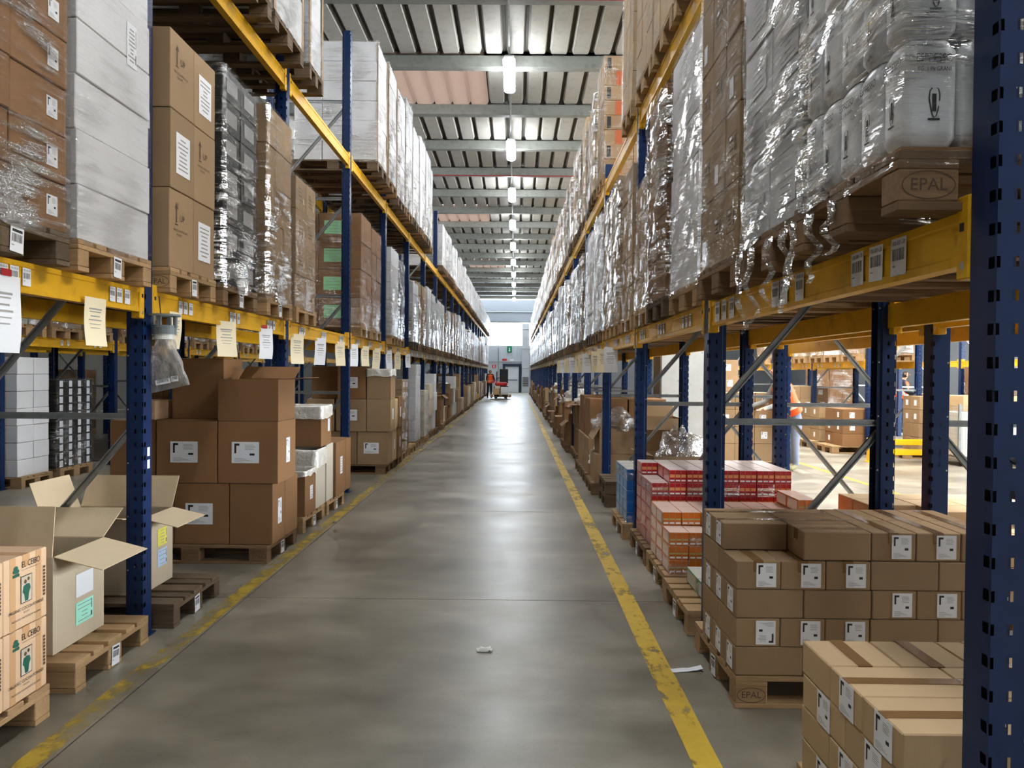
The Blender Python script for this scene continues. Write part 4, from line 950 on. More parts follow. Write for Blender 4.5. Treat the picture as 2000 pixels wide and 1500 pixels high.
# next group: lined open cartons
pallet(-2.55, 7.46, 0, 'wooden pallet under the lined brown cartons, left floor', True, tagface='+x'); pallet(-2.55, 8.36, 0, 'wooden pallet under the two narrow brown cartons, left floor', True, tagface='+x')
o = open_carton('open_carton', 'short brown carton with clear plastic liner folded over the rim, left floor', -2.42, -1.95, 7.12, 7.5, .146, .55, 'kraft_dark', {}, liner=(.06, .04, 1))
stick('label', lab_lines(.1, .13, 'paper', 5, 1), o, '+x', (.235, .03, .2), 0, .0015)
o = open_carton('open_carton', 'cream open carton with white liner hanging over its edge, left floor', -2.46, -1.96, 7.54, 7.92, .146, .70, 'card_cream', {'+y': 10}, liner=(.18, .05, 2))
carton(-2.46, -1.955, 7.95, 8.24, .146, .74, 'card_cream', 'cream carton behind the lined cream carton, left floor')
o = carton(-2.4, -1.93, 8.27, 8.72, .146, .735, 'kraft_dark', 'narrow brown carton with white label on its aisle side, left floor'); stick('label', lab_lines(.11, .19, 'paper', 6, 9), o, '+x', (.235, .02, .32), 0, .0015)
carton(-2.4, -1.93, 8.74, 9.0, .146, .735, 'kraft_dark', 'narrow brown carton without label behind the labelled one, left floor')
o = open_carton('open_carton', 'brown carton with cream plastic liner over its top, left floor upper row', -2.42, -1.95, 7.7, 8.12, .745, 1.06, 'kraft_dark', {}, liner=(.12, .16, 5)); stick('label', lab_plain(.08, .13, 'paper'), o, '+x', (.235, .1, .2), 0, .0015)
open_carton('open_carton', 'dark open carton beside the cream-lined carton, left floor upper row', -2.95, -2.46, 7.7, 8.2, .62, 1.12, 'kraft_dark', {'-y': 120, '+x': 20}); carton(-3.0, -2.48, 7.6, 8.2, .146, .615, 'kraft_dark', 'brown carton carrying the dark open carton, left floor')
# big boxes farther back
pallet(-2.50, 11.62, 0, 'wooden pallet under the tall brown carton stack, left floor', True, 'pallet_brown'); pallet(-2.5, 12.5, 0, 'wooden pallet behind the tall brown carton stack, left floor', True, 'pallet_brown')
G5 = 'tall brown carton stack farther back on the left floor'
for q, (x0, x1, y0, y1, z0, z1, mt, lb) in enumerate((
    (-2.31, -1.86, 11.22, 11.62, .146, .626, 'kraft', 'carton with wide label at the foot of the tall brown stack, left floor'), (-2.75, -2.32, 11.22, 11.62, .146, .626, 'kraft', 'inner carton at the foot of the tall brown stack, left floor'),
    (-2.3, -1.86, 11.64, 12.02, .146, .64, 'kraft_light', 'light carton in the second row of the tall brown stack foot, left floor'), (-2.3, -1.84, 12.05, 12.45, .146, .62, 'kraft_dark', 'orange-brown labelled carton at the back foot of the tall stack, left floor'),
    (-2.17, -1.82, 11.2, 11.6, .63, 1.10, 'kraft', 'middle carton at the aisle corner of the tall brown stack, left floor'), (-2.62, -2.18, 11.2, 11.6, .63, 1.10, 'kraft', 'middle inner carton of the tall brown stack, left floor'),
    (-2.3, -1.84, 11.64, 12.0, .645, 1.09, 'kraft_light', 'light middle carton in the second row of the tall brown stack'), (-2.3, -1.83, 12.03, 12.42, .625, 1.12, 'kraft_dark', 'orange-brown upper carton at the back of the tall stack, left floor'),
    (-2.6, -2.19, 11.2, 11.6, 1.104, 1.58, 'kraft_dark', 'top inner carton of the tall brown stack, left floor'), (-3.0, -2.62, 11.3, 11.7, 1.104, 1.58, 'kraft_dark', 'top carton farthest from the aisle on the tall brown stack'))):
    o = carton(x0, x1, y0, y1, z0, z1, mt, lb, G5)
    if q in (0, 5, 8): stick('label', lab_doc(.22, .16), o, '-y', (-.02, -(y1-y0)/2, .24), 0, .0015)
    if q in (3, 2, 7, 4): stick('label', lab_plain(.09, .16, 'paper'), o, '+x', ((x1-x0)/2, 0, .25), 0, .0015)
open_carton('open_carton', 'lined open carton on top of the tall brown stack, left floor', -2.17, -1.82, 11.2, 11.6, 1.104, 1.50, 'kraft', {}, liner=(.1, .08, 8), group=G5)
carton(-3.05, -2.65, 11.2, 11.62, .63, 1.10, 'kraft', 'middle carton farthest from the aisle of the tall brown stack', G5); carton(-3.1, -2.76, 11.22, 11.62, .146, .626, 'kraft', 'foot carton farthest from the aisle of the tall brown stack', G5)
tagw = st_labels(lab_plain(.07, .08, 'paper'), 'both', .6)
load(-1, 13.0, 13.7, -1.92, 0, 1.38, (3, 3, 7), 'kraft', 'block of small brown cartons with white tags on the left floor', 'film_light', plabel='wooden pallet under the small tagged cartons, left floor', sticker=tagw, amp=.004)
pallet(-2.5, 14.3, 0, 'wooden pallet under a few low brown cartons, left floor', True)
carton(-2.5, -2.0, 14.0, 14.4, .146, .62, 'kraft_dark', 'single low brown carton behind the small tagged cartons, left floor'); carton(-2.5, -2.05, 14.0, 14.4, .62, .9, 'kraft_dark', 'short carton on top of the single low carton, left floor')
load(-1, 15.0, 15.75, -1.95, 0, 1.66, (3, 2, 7), 'card_white', 'tall column of white cartons standing on the left floor', 'film_light', plabel='pallet under the tall white column, left floor', amp=.004)
load(-1, 16.2, 16.95, -1.92, 0, 1.12, (4, 3, 9), 'card_cream', 'low block of small cream cartons on the left floor', 'film_light', plabel='pallet under the small cream cartons, left floor', amp=.004)
# generic floor rows farther back
FARC = {-1: MB(), 1: MB()}
def floor_spot(s, y, xf, q, where):
    r = random.Random(q*17+(3 if s > 0 else 0)); mats = ['kraft', 'kraft_dark', 'kraft', 'card_cream' if s < 0 else 'kraft', 'card_white' if s < 0 else 'kraft_dark']
    pallet(xf+s*.6, y+.4, 0, f'wooden pallet on the {where}, {ordw(q)} spot in the far row', False, 'pallet_brown', sy=.97)
    mt = r.choice(mats); hmax = r.choice((1, 2, 2, 3)) if s < 0 else r.choice((1, 2, 2)); hh = r.uniform(.36, .46)
    for k in range(hmax):
        for i in range(2):
            if k == hmax-1 and i == 1 and r.random() < .4: continue
            x = xf+s*(.02+i*.55+.27+r.uniform(-.02, .02)); dd = r.uniform(.6, .74)
            lab = f'{LOOK.get(mt, "brown")} carton on the {where}, {ordw(q)} spot, {ordw(k)} layer, {"aisle side" if i == 0 else "rear side"}'
            if y > 24 or i == 1:
                FARC[s].box(x-.26, x+.26, y+.02, y+.02+dd, .146+k*hh, .146+(k+1)*hh-.004, mt, .006); continue
            if k == hmax-1 and i == 0 and r.random() < (.9 if s > 0 else .55):
                o = open_carton('open_carton', lab.replace('carton on', 'open carton on'), x-.26, x+.26, y+.02, y+.02+dd, .146+k*hh, .146+(k+1)*hh-.004, mt, {'-y': r.choice((20, 100, 150)), ('+x' if s < 0 else '-x'): r.choice((30, 90, 130))}, liner=(.1, .06, q % 6) if r.random() < .4 else None, group='far cartons on the '+where)
                if s > 0 or r.random() < .3: bag(x, y+.02+dd/2, .146+(k+1)*hh-.06, .24, .26, r.uniform(.16, .30), q % 4, f'whitish plastic bag bulging from a carton on the {where}, {ordw(q)} spot', 'liner', 'bags on the '+where)
            else: thing('carton', lab, 'carton', (x, y+.02+dd/2, .146+k*hh), (0, 0, r.uniform(-.03, .03)), 'far cartons on the '+where, carton_mesh(.52, round(dd, 2), round(hh-.004, 2), mt))
q = 0
for a_ in LY:
    for k_ in range(3):
        y = a_+.11+k_*.845
        if 17.3 < y < 54 and (q*7) % 11 != 3: floor_spot(-1, y, -1.95+rnd.uniform(-.05, .05), q, 'left floor')
        q += 17.3 < y < 54
# ------------------------------------------------------------------ right floor row, from the camera back
lp = lab_doc(.089, .108); lpb = lab_doc(.10, .105)
pallet(1.60, 2.32, 0, 'wooden pallet under the light cartons in the near right corner', True, sy=.92)
G0 = 'light brown cartons in the near right corner'; H0 = .110
def kraftbox(x, y, z, dx, dy, dz, mat, label, group, tape=None, lab=None, labme=None, tm='tape_brown'):
    o = thing('carton', label, 'carton', (x, y, z), (0, 0, rnd.uniform(-.006, .006)), group, carton_mesh(dx-.003, dy-.003, dz-.002, mat))
    if tape: ob('tape', tape_mesh((dx if tape == 'x' else dy)-.003, .045, tm), o, (0, 0, dz-.0015), (0, 0, 0 if tape == 'x' else R(90)))
    if lab == '-y': stick('label', labme, o, '-y', (.03*(1 if rnd.random() < .6 else -1)*0+.02, -dy/2+.0015, dz/2), 0, .001)
    if lab == '-x': stick('label', labme, o, '-x', (-dx/2+.0015, -.01, dz/2), 0, .001)
    return o
for k in range(4):
    z = .146+k*H0; nmk = ('bottom', 'second', 'third', 'top')[k]
    if k % 2 == 1:
        for j in range(2):
            for i in range(3): kraftbox(1.0+.17+i*.342, 1.96+.114+j*.228, z, .342, .228, H0, 'kraft_light', f'light carton, {nmk} layer, {ordw(j)} row, {ordw(i)} from aisle, near right corner', G0, 'x' if k == 3 else None, '-x' if i == 0 else None, lpb)
        for i in range(5): kraftbox(1.0+.114+i*.228, 1.96+.456+.12, z, .228, .235, H0, 'kraft_light', f'light carton, {nmk} layer, back row, {ordw(i)} from aisle, near right corner', G0, 'y' if k == 3 else None)
    else:
        for i in range(5):
            for j in range(2):
                if 0 < i and (0 < j or k == 0): continue
                kraftbox(1.0+.114+i*.228, 1.96+.171+j*.342, z, .228, .342, H0, 'kraft_light', f'light carton, {nmk} layer, {ordw(j)} row, {ordw(i)} from aisle, near right corner', G0, None, '-x' if i == 0 else None, lpb)
pallet(1.60, 3.83, 0, 'wooden pallet marked EPAL under the five-layer carton stack, right floor', True, sy=.97, epal=True, tagface='-x')
G1 = 'brown labelled cartons of the five-layer stack'; H1 = .130
ROWS = ['LLSSS', 'SSSLL', 'LLSSS', 'SSSLL', 'LLSSS']
for k, row in enumerate(ROWS):
    x = 1.0; z = .146+k*H1
    for i, c in enumerate(row):
        w, d = (.306, .202) if c == 'L' else (.202, .304); nr = 3 if c == 'L' else 2
        for j in range(nr):
            if k < 3 and 0 < i and 0 < j: continue
            if k == 3 and i > 1 and j > 0: continue
            if k == 4 and i == 0 and j == 0: continue
            lab = None
            if c == 'S' and j == 0: lab = '-y'
            elif c == 'L' and i == 0: lab = '-x'
            o = kraftbox(x+w/2, 3.45+d*(j+.5)+(.012 if k == 4 else 0), z, w, d, H1, 'kraft', f'brown carton, {ordw(k)} layer, {ordw(i)} from the aisle, {ordw(j)} row, five-layer stack', G1, ('x' if c == 'L' else 'y') if k >= 3 else None, None)
            if lab: stick('label', lp, o, lab, (.035 if lab == '-y' else -w/2+.0015, -d/2+.0015 if lab == '-y' else -.01, H1/2), math.pi if (k, i) == (1, 0) else 0, .001)
        x += w
# shrink-wrapped packs
def pack_face(w, h, cols, base, panel, low, seed=0):
    def mk():
        m = MB(); u = w/cols
        for c in range(cols):
            x0 = -w/2+c*u
            rect(m, x0+u*.08, x0+u*.92, -h*.10, h*.16 if base != 'pack_orange' else h*.02, panel, .0006); rect(m, x0+u*.12, x0+u*.88, -h*.40, -h*.27, low, .0006)
            m.box(x0-.0007, x0+.0007, -h/2, h/2, 0, .0010, panel)
        return m.mesh('pack_front')
    return cached(('pf', w, h, cols, base), mk)
def pack_side(w, h, base, tint):
    def mk():
        m = MB(); rect(m, -w*.44, w*.40, -h*.42, h*.42, tint, .0006); return m.mesh('pack_side')
    return cached(('ps', w, h, base), mk)
def packs(x0, y0, nx, ny, hs, d, base, top, panel, low, cname, where, side_tint, cols=3):
    """hs(i,j) -> layers"""
    dx, dy, dz = d
    body = cached(('pk', base, d), lambda: (lambda m: (m.box(-dx/2+.0015, dx/2-.0015, -dy/2+.0015, dy/2-.0015, 0, dz-.003, base, .004), m.box(-dx/2+.004, dx/2-.004, -dy/2+.004, dy/2-.004, dz-.003, dz-.0015, top), m.mesh('pack'))[2])(MB()))
    sleeve = cached(('sl', d), lambda: (lambda m: (m.grid(lambda u, v: ((lambda t: (math.copysign(min(abs(math.cos(t))*1.6, 1), math.cos(t))*(dx/2+.001), math.copysign(min(abs(math.sin(t))*1.6, 1), math.sin(t))*(dy/2+.0012), v*dz))(2*math.pi*u)), 32, 3, 'film_light', True), m.mesh('shrink_sleeve', True))[1])(MB()))
    for j in range(ny):
        for i in range(nx):
            H = hs(i, j)
            for k in range(H):
                if not (i == 0 or j in (0, ny-1) or k == H-1 or i == nx-1 or k >= hs(max(0, i-1), j) or k >= hs(i, max(0, j-1))): continue
                o = thing('shrink_pack', f'{cname}, {ordw(k)} layer, {ordw(i)} from aisle, {ordw(j)} row, {where}', 'pack', (x0+dx*(i+.5)+rnd.uniform(-.001, .001), y0+dy*(j+.5)+rnd.uniform(-.001, .001), .146+k*dz), None, where, body)
                if j == 0 or k >= hs(i, j-1): stick('pack_front', pack_face(round(dx-.006, 3), round(dz-.006, 3), cols, base, panel, low), o, '-y', (0, -dy/2+.0015, dz/2), 0, .0004)
                if i == 0 or k >= hs(i-1, j): stick('pack_side', pack_side(round(dy-.01, 3), round(dz-.008, 3), base, side_tint), o, '-x', (-dx/2+.0015, 0, dz/2), 0, .0004)
                if (j == 0 or i == 0) and (i*2+k) % 4 == 0: ob('shrink_sleeve', sleeve, o)
pallet(1.60, 4.76, 0, 'wooden pallet carrying the low green packs, right floor', True, sy=.90, tagface='-x')
packs(1.13, 4.42, 7, 2, lambda i, j: 1, (.145, .30, .10), 'pack_green', 'pack_top_grey', 'pack_top', 'paper', 'low green drink pack', 'right floor green packs', 'pack_top_grey')
pallet(1.62, 5.55, 0, 'wooden pallet carrying the orange packs, right floor', True, sy=.94, tagface='-x')
packs(1.05, 5.2, 8, 3, lambda i, j: (3 if j == 0 and i < 8 else 4) if (i < 7 or j == 0) else 5, (.137, .235, .095), 'pack_orange', 'pack_top_orange', 'pack_sage', 'paper', 'orange drink pack', 'right floor orange packs', 'pack_top_orange')
pallet(1.62, 6.37, 0, 'wooden pallet carrying the red packs, right floor', True, 'pallet_brown', sy=.96, tagface='-x')
packs(1.07, 6.0, 8, 3, lambda i, j: 5 if i == 0 and j < 2 else 6, (.137, .245, .1015), 'pack_red', 'pack_top', 'pack_peach', 'paper', 'red drink pack', 'right floor red packs', 'pack_top_pink')
pallet(1.58, 7.34, 0, 'wooden pallet carrying the blue packs, right floor', True, sy=.96, tagface='-x')
packs(1.02, 6.98, 6, 3, lambda i, j: 5, (.137, .24, .098), 'pack_blue', 'pack_top_grey', 'pack_blue', 'pack_blue', 'blue drink pack', 'right floor blue packs', 'pack_sky')
# open carton with clear bag behind the blue packs
pallet(1.62, 8.98, 0, 'dark empty pallet lying behind the blue packs, right floor', True, 'pallet_grey', sy=.85); pallet(1.62, 8.97, .146, 'second dark empty pallet stacked on top, right floor', True, 'pallet_grey', sy=.85)
pallet(2.0, 8.1, 0, 'pallet under the carton holding the clear bag, right floor', True, 'pallet_brown', sy=.8)
open_carton('open_carton', 'open carton with one flap out holding a clear plastic bag, right floor', 1.42, 2.1, 7.86, 8.4, .146, .66, 'kraft', {'-x': 80, '-y': 160})
bag(1.76, 8.13, .56, .27, .23, .32, 2, 'shiny clear plastic bag bulging from a carton behind the blue packs', 'bag_clear')
pallet(1.55, 9.9, 0, 'wooden pallet under the brown carton past the dark empty pallets, right floor', True, 'pallet_brown')
carton(1.0, 1.6, 9.52, 10.2, .146, .50, 'kraft', 'wide brown carton on the right floor past the dark empty pallets', tape=('x', 'tape_brown')); carton(1.62, 2.1, 9.52, 10.2, .146, .50, 'kraft', 'inner brown carton on the right floor past the dark empty pallets')
open_carton('open_carton', 'brown carton topped with a crumpled clear bag, right floor', 1.05, 1.55, 9.55, 10.15, .504, .82, 'kraft', {'-x': 150}); bag(1.3, 9.85, .79, .30, .32, .24, 1, 'crumpled cream plastic bag on the brown carton, right floor', 'bag_clear')
open_carton('open_carton', 'open carton behind the crumpled bag on the right floor', 1.6, 2.1, 9.6, 10.2, .504, .95, 'kraft', {'+y': 10, '-y': 150})
for q, (y0, zt) in enumerate(((10.5, 1.16), (11.4, 1.18))):
    pallet(1.56, y0+.4, 0, f'wooden pallet under the large honey cartons, {ordw(q)} of two, right floor', True, 'pallet_brown')
    carton(1.0, 1.5, y0, y0+.72, .146, .62, 'kraft', f'lower large brown carton at the aisle, {ordw(q)} honey pallet, right floor'); carton(1.52, 2.08, y0, y0+.72, .146, .62, 'kraft', f'lower large brown carton at the rear, {ordw(q)} honey pallet, right floor')
    for i in range(2):
        o = carton(1.02+.53*i, 1.53+.53*i, y0, y0+.7, .622, zt, 'kraft_dark', f'upper brown carton printed STERILIZED, {("aisle", "rear")[i]} side, {ordw(q)} honey pallet, right floor')
        if q == 0: stick('lettering', L_SEABOX, o, '-y', (0, -.35, .33), 0, .001)
bag(1.15, 10.36, .30, .16, .14, .22, 3, 'whitish bag squeezed beside the honey pallet, right floor', 'liner'); carton(1.0, 1.3, 10.25, 10.48, .0, .30, 'kraft_dark', 'small carton on the floor under the whitish bag, right floor')
q = 0
for a_ in RY:
    for k_ in range(3):
        y = a_+.11+k_*.82
        if 12.2 < y < 54 and (q*7) % 13 != 4: floor_spot(1, y, 1.0+rnd.uniform(-.05, .05), q, 'right floor')
        q += 12.2 < y < 54
for sg, wh in ((-1, 'left'), (1, 'right')):
    o = ob('far_cartons', FARC[sg].mesh('far_cartons')); tag(o, f'distant brown cartons merging along the {wh} floor toward the end wall', 'cartons', None, 'stuff')
# ------------------------------------------------------------------ paper notices hanging from the beams
def paper_mesh(w, h, seed, mat='paper_cream', s=1):
    def mk():
        m = MB(); o = seed*3.7
        f = lambda u, v: (.010*math.sin(v*3.4+o)*v+.02*v*v*noise.noise(Vector((o, 1, 0))), (u-.5)*w+.012*v*noise.noise(Vector((o, v*2, 5))), -h*v)
        m.grid(f, 4, 12, mat)
        for k, (a, b) in enumerate(((.22, .25), (.28, .30), (.37, .395), (.45, .475), (.54, .555), (.62, .635))):
            l = .30-.04*(k % 3)
            for u0 in (-l,):
                m.poly([tuple(Vector(f(.5-l, a))+Vector((.0012*s, 0, 0))), tuple(Vector(f(.5+l, a))+Vector((.0012*s, 0, 0))), tuple(Vector(f(.5+l, b))+Vector((.0012*s, 0, 0))), tuple(Vector(f(.5-l, b))+Vector((.0012*s, 0, 0)))], 'ink_grey')
        return m.mesh('paper_notice', True)
    return cached(('paper', w, h, seed, mat, s), mk)
pn = 0
for k, (x, w, h, mt) in enumerate(((-2.045, .26, .31, 'paper'), (-2.05, .19, .235, 'paper_cream'), (-2.05, .16, .22, 'paper_cream'), (-2.05, .20, .25, 'paper_cream'), (-2.05, .17, .25, 'paper'), (-2.05, .20, .28, 'paper_cream'), (-2.05, .2, .28, 'paper'), (-2.05, .2, .28, 'paper_cream'), (-2.05, .2, .28, 'paper'), (-2.05, .2, .27, 'paper_cream'), (-2.05, .22, .3, 'paper_cream'), (-2.05, .2, .3, 'paper'), (-2.05, .22, .3, 'paper_cream'), (-2.05, .2, .26, 'paper'))):
    y = (3.03, 3.74, 4.62, 5.43, 6.29, 7.2, 8.05, 8.95, 9.7, 10.45, 11.3, 12.4, 13.3, 14.6)[k]
    zt = LZ[0]+(.055 if k == 0 else .03)
    o = thing('paper_notice', f'{"white" if mt == "paper" else "cream"} paper notice hanging from the left rack beam, {ordw(k)} from the camera', 'notice', (x, y, zt), group='paper notices on the left beam', me=paper_mesh(w, h, k % 4, mt)); o.rotation_euler[2] = -.0 if k < 3 else -.35
    if k in (0, 4): stick('red_tag', lab_plain(.06, .028, 'red_print'), o, '+x', (.002, .04 if k == 0 else -.02, .012), 0, .001)
for k in range(12):
    y = 8.2+k*.93+(.3 if k % 3 == 0 else 0)
    thing('paper_notice', f'cream paper notice hanging from the right rack beam, {ordw(k)} from the camera', 'notice', (1.05, y, RZ[0]+.03), group='paper notices on the right beam', me=paper_mesh(.2, .28, (k+1) % 4, 'paper_cream' if k % 3 else 'paper', -1)).rotation_euler[2] = .75+.2*math.sin(k*2.1)
# ------------------------------------------------------------------ bag on a plastic ring hanging from the left beam
t = thing('dust_bag', 'grey plastic ring holder with translucent bag hanging from the left beam', 'bag holder', (-2.0, 4.36, 1.62))
m = MB()
def ring(r0, r1, z0, z1, mat, n=28):
    m.grid(lambda u, v: ((lambda t_, q: (math.cos(t_)*q[0], math.sin(t_)*q[0], q[1]))(2*math.pi*u, [(r0, z0), (r1, z0), (r1, z1), (r0, z1), (r0, z0)][int(round(v*4))])), n, 4, mat, True)
ring(.066, .088, .186, .197, 'plastic_grey'); m.tube([(0, -.088, .19), (0, .088, .19)], .006, 'plastic_grey'); ob('top_ring', m.mesh('top_ring'), t)
m = MB(); m.box(-.07, -.055, -.012, .012, .12, .19, 'plastic_grey').box(.055, .07, -.012, .012, .12, .19, 'plastic_grey').box(-.012, .012, -.07, -.055, .12, .19, 'plastic_grey').box(-.012, .012, .055, .07, .12, .19, 'plastic_grey'); ob('spoke', m.mesh('spoke'), t)
m = MB(); ring(.05, .066, .085, .135, 'plastic_grey'); ob('collar', m.mesh('collar'), t)
m = MB(); ring(.045, .056, .055, .085, 'plastic_white'); ob('neck_band', m.mesh('neck_band'), t)
m = MB()
def fb(u, v):
    th = 2*math.pi*u; k = v; rx = .052*(1-k)+.135*k; ry = .052*(1-k)+.012*k
    q = Vector((math.cos(th)*1.3, math.sin(th)*1.3, v*2.5)); w = noise.noise(q*2)*.012
    a = R(15); px, py = math.cos(th)*(rx+w), math.sin(th)*(ry+w*.6)
    return (px*math.cos(a)+py*math.sin(a)*.3+.02*k, py*math.cos(a)-px*math.sin(a)*.2, .06-.29*v+.03*math.cos(th)*k)
m.grid(fb, 40, 16, 'bag_grey', True); ob('bag', m.mesh('bag', True), t)
o = ob('label', lab_bar(.085, .028, None, 8), t, (.01, -.036, -.185)); o.rotation_euler = (FACE['-y'].to_4x4() @ Matrix.Rotation(.2, 4, 'Z')).to_euler()
o = ob('label', lab_bar(.04, .03, None, 2), t, (.075, -.032, -.168)); o.rotation_euler = (FACE['-y'].to_4x4() @ Matrix.Rotation(.12, 4, 'Z')).to_euler()
m = MB().tube([(-.02, 0, .2), (-.03, 0, .30)], .003, 'steel_dark', 6); ob('hook', m.mesh('hook'), t)
# film tails hanging on the right loads are parts; a little litter on the floor
m = MB(); m.grid(lambda u, v: ((u-.5)*.09*(1-.3*abs(v-.5)), (v-.5)*.06, .004+.022*max(0, noise.noise(Vector((u*4, v*3, 2))))+.01*math.sin(u*3.1)*math.sin(v*3.1)), 12, 8, 'plastic_white')
thing('floor_litter', 'small crumpled white scrap lying in the middle of the aisle floor', 'litter', (-.155, 4.13, .001), me=m.mesh('floor_litter', True))
m = MB(); m.grid(lambda u, v: ((u-.5)*.16, (v-.5)*.05+.02*u, .003+.03*max(0, u-.6)+.006*noise.noise(Vector((u*4, v*3, 7)))), 10, 4, 'paper')
thing('torn_label', 'torn white paper label lying beside the five-layer stack pallet', 'litter', (.88, 3.87, .001), me=m.mesh('torn_label', True))
# ------------------------------------------------------------------ right background
# barrier
t = thing('rack_guard', 'yellow steel guard rail protecting the rack across the right floor', 'barrier', (6.2, 13.45, 0))
for x in (0, 1.06): ob('post', MB().box(x, x+.12, 0, .12, 0, .42, 'guard_yellow', .008).box(x-.03, x+.15, -.03, .15, 0, .012, 'guard_yellow').mesh('post'), t)
for z in (.12, .30): ob('rail', MB().box(.12, 1.06, .03, .09, z, z+.10, 'guard_yellow', .006).mesh('rail'), t)
tg = lambda a, b, where: st_labels(lab_doc(.09, .10), 'front', .8)
def bgstack(x0, y0, nx, ny, nz, d, mat, what, lab=True, z0=0, pal=True, jit=.01, facef='front'):
    dx, dy, dz = d
    if pal: pallet(x0+nx*dx/2, y0+ny*dy/2, z0, f'wooden pallet under the {what}', False, 'pallet_wood', sy=min(1.2, max(.5, ny*dy/.8)))
    r = random.Random(int(x0*10+y0*3))
    for i, j, k in cells((nx, ny, nz)):
        if j > 0 and k < nz-1 and (i > 0 if x0 > 0 else i < nx-1) and not (nx*ny == 9 and j == ny-1 and i == nx-1): continue
        if k == nz-1 and j == 0 and r.random() < .12: continue
        o = thing('carton', f'{what}, {ordw(k)} layer, {ordw(i)} from left, {ordw(j)} row', 'carton', (x0+dx*(i+.5)+r.uniform(-jit, jit)*.3, y0+dy*(j+.5), z0+.146+k*dz), (0, 0, r.uniform(-jit, jit)), what, carton_mesh(dx-.006, dy-.006, dz-.004, mat))
        if lab and j == 0 and r.random() < .7: stick('label', lab_doc(.1, .11), o, '-y', (r.uniform(-.03, .03), -dy/2+.003, dz/2), 0, .001)
        if lab and i == 0 and r.random() < .6: stick('label', lab_plain(.09, .1, 'paper'), o, '-x', (-dx/2+.003, 0, dz/2), 0, .001)
bgstack(3.18, 12.2, 3, 2, 4, (.31, .36, .27), 'kraft', 'labelled brown cartons before the bending person')
bgstack(3.2, 13.2, 2, 2, 6, (.31, .36, .27), 'kraft', 'taller labelled brown cartons behind the grey column')
bgstack(6.2, 17.6, 3, 2, 4, (.32, .4, .28), 'kraft', 'distant brown cartons beside the background rack', z0=0)
bgstack(6.32, 16.0, 2, 2, 3, (.4, .5, .24), 'kraft', 'low brown cartons in the right background')
bgstack(6.32, 14.85, 2, 2, 3, (.4, .42, .24), 'kraft_dark', 'nearest brown cartons under the background rack')
bgstack(7.35, 14.0, 2, 2, 4, (.34, .3, .25), 'kraft', 'labelled brown cartons right behind the yellow guard')
bgstack(5.2, 20.5, 3, 2, 5, (.36, .4, .27), 'kraft', 'distant brown cartons behind the standing person')
load(1, 21.5, 22.3, 8.4, 0, 1.7, (3, 2, 5), 'kraft_dark', 'dark brown wrapped load far right in the background', 'film', False, plabel='pallet under the dark wrapped load, far right')
load(1, 15.6, 16.4, 9.55, 0, 1.72, (3, 2, 5), 'kraft_dark', 'tall dark brown wrapped stack near the right edge background', 'film', False, plabel='pallet under the tall dark stack near the right edge'); load(1, 14.5, 15.3, 9.55, 0, 1.6, (3, 2, 6), 'kraft_dark', 'second dark brown wrapped stack near the right edge background', 'film', False, plabel='pallet under the second dark stack near the right edge')
for q, (a, mt, tp) in enumerate(((14.9, 'kraft', 2.6), (15.8, 'card_white', 2.7), (16.6, 'kraft', 2.5), (17.6, 'kraft_light', 2.6), (18.5, 'kraft', 2.7), (20.4, 'kraft', 2.6))):
    load(1, a, a+.75, 6.62, 1.79, tp, (2, 2, 3), mt, f'{LOOK[mt]} cartons on the background rack beam across the right floor, {ordw(q)} load', 'film', False, plabel=f'pallet under the {ordw(q)} load on the background rack beam, right side')
for q, a in enumerate((1.85, 2.7, 4.42, 5.25, 6.98, 7.8)):
    load(1, a, a+.72, 2.28, ZR, 2.9, (2, 2, 3), ('kraft', 'kraft_dark')[q % 2], f'brown cartons on the rack backing the right rack, {ordw(q)} load', 'film', False, plabel=f'pallet under the {ordw(q)} load on the rack backing the right rack')
# low pale flat cartons between the racks
bgstack(2.42, 5.0, 3, 3, 3, (.33, .25, .16), 'kraft_light', 'low pale cartons on the floor between the racks', False)
bgstack(2.5, 4.42, 3, 2, 3, (.3, .25, .13), 'kraft_light', 'near low pale cartons between the racks', False)
# wire cage with white sheet
t = thing('wire_cage', 'white wire mesh cage trolley with a white sheet at the right edge', 'cage', (7.45, 12.9, 0))
m = MB()
for x in (0, 1.2):
    for y in (0, .8): m.box(x-.02, x+.02, y-.02, y+.02, .1, 1.05, 'galvanised')
ob('corner_post', m.mesh('corner_post'), t); ob('base', MB().box(-.02, 1.22, -.02, .82, .1, .14, 'galvanised', .004).mesh('base'), t)
m = MB()
for k in range(25): m.box(k*.05-.002, k*.05+.002, -.002, .002, .14, 1.02, 'bolt')
for k in range(12): m.box(0, 1.2, -.004, .0, .16+k*.075, .164+k*.075, 'bolt')
ob('mesh_panel', m.mesh('mesh_panel'), t); ob('mesh_panel', m.mesh('mesh_panel'), t, (0, 0, 0), (0, 0, R(90)), (.667, 1, 1))
ob('sheet_lining', MB().box(.03, 1.17, .03, .77, .15, .92, 'plastic_white', .02).mesh('sheet_lining'), t)
for x, y in ((.1, .1), (1.1, .1), (.1, .7), (1.1, .7)): ob('castor', MB().tube([(x-.02, y, .05), (x+.02, y, .05)], .05, 'rubber', 12).mesh('castor'), t)
thing('carton', 'large pale carton slumped on top of the wire cage', 'carton', (8.0, 13.3, .925), (0, 0, .1), me=carton_mesh(1.0, .6, .26, 'kraft_light'))
t = thing('aisle_sign', 'small blue sign hanging from the rack behind the right rack', 'sign', (3.36, 6.1, 1.74), me=MB().box(-.06, .06, 0, .006, -.08, .06, 'sign_blue', .002).mesh('sign_plate')); stick('pictogram', lab_plain(.07, .05, 'paper'), t, '-y', (0, 0, .02))
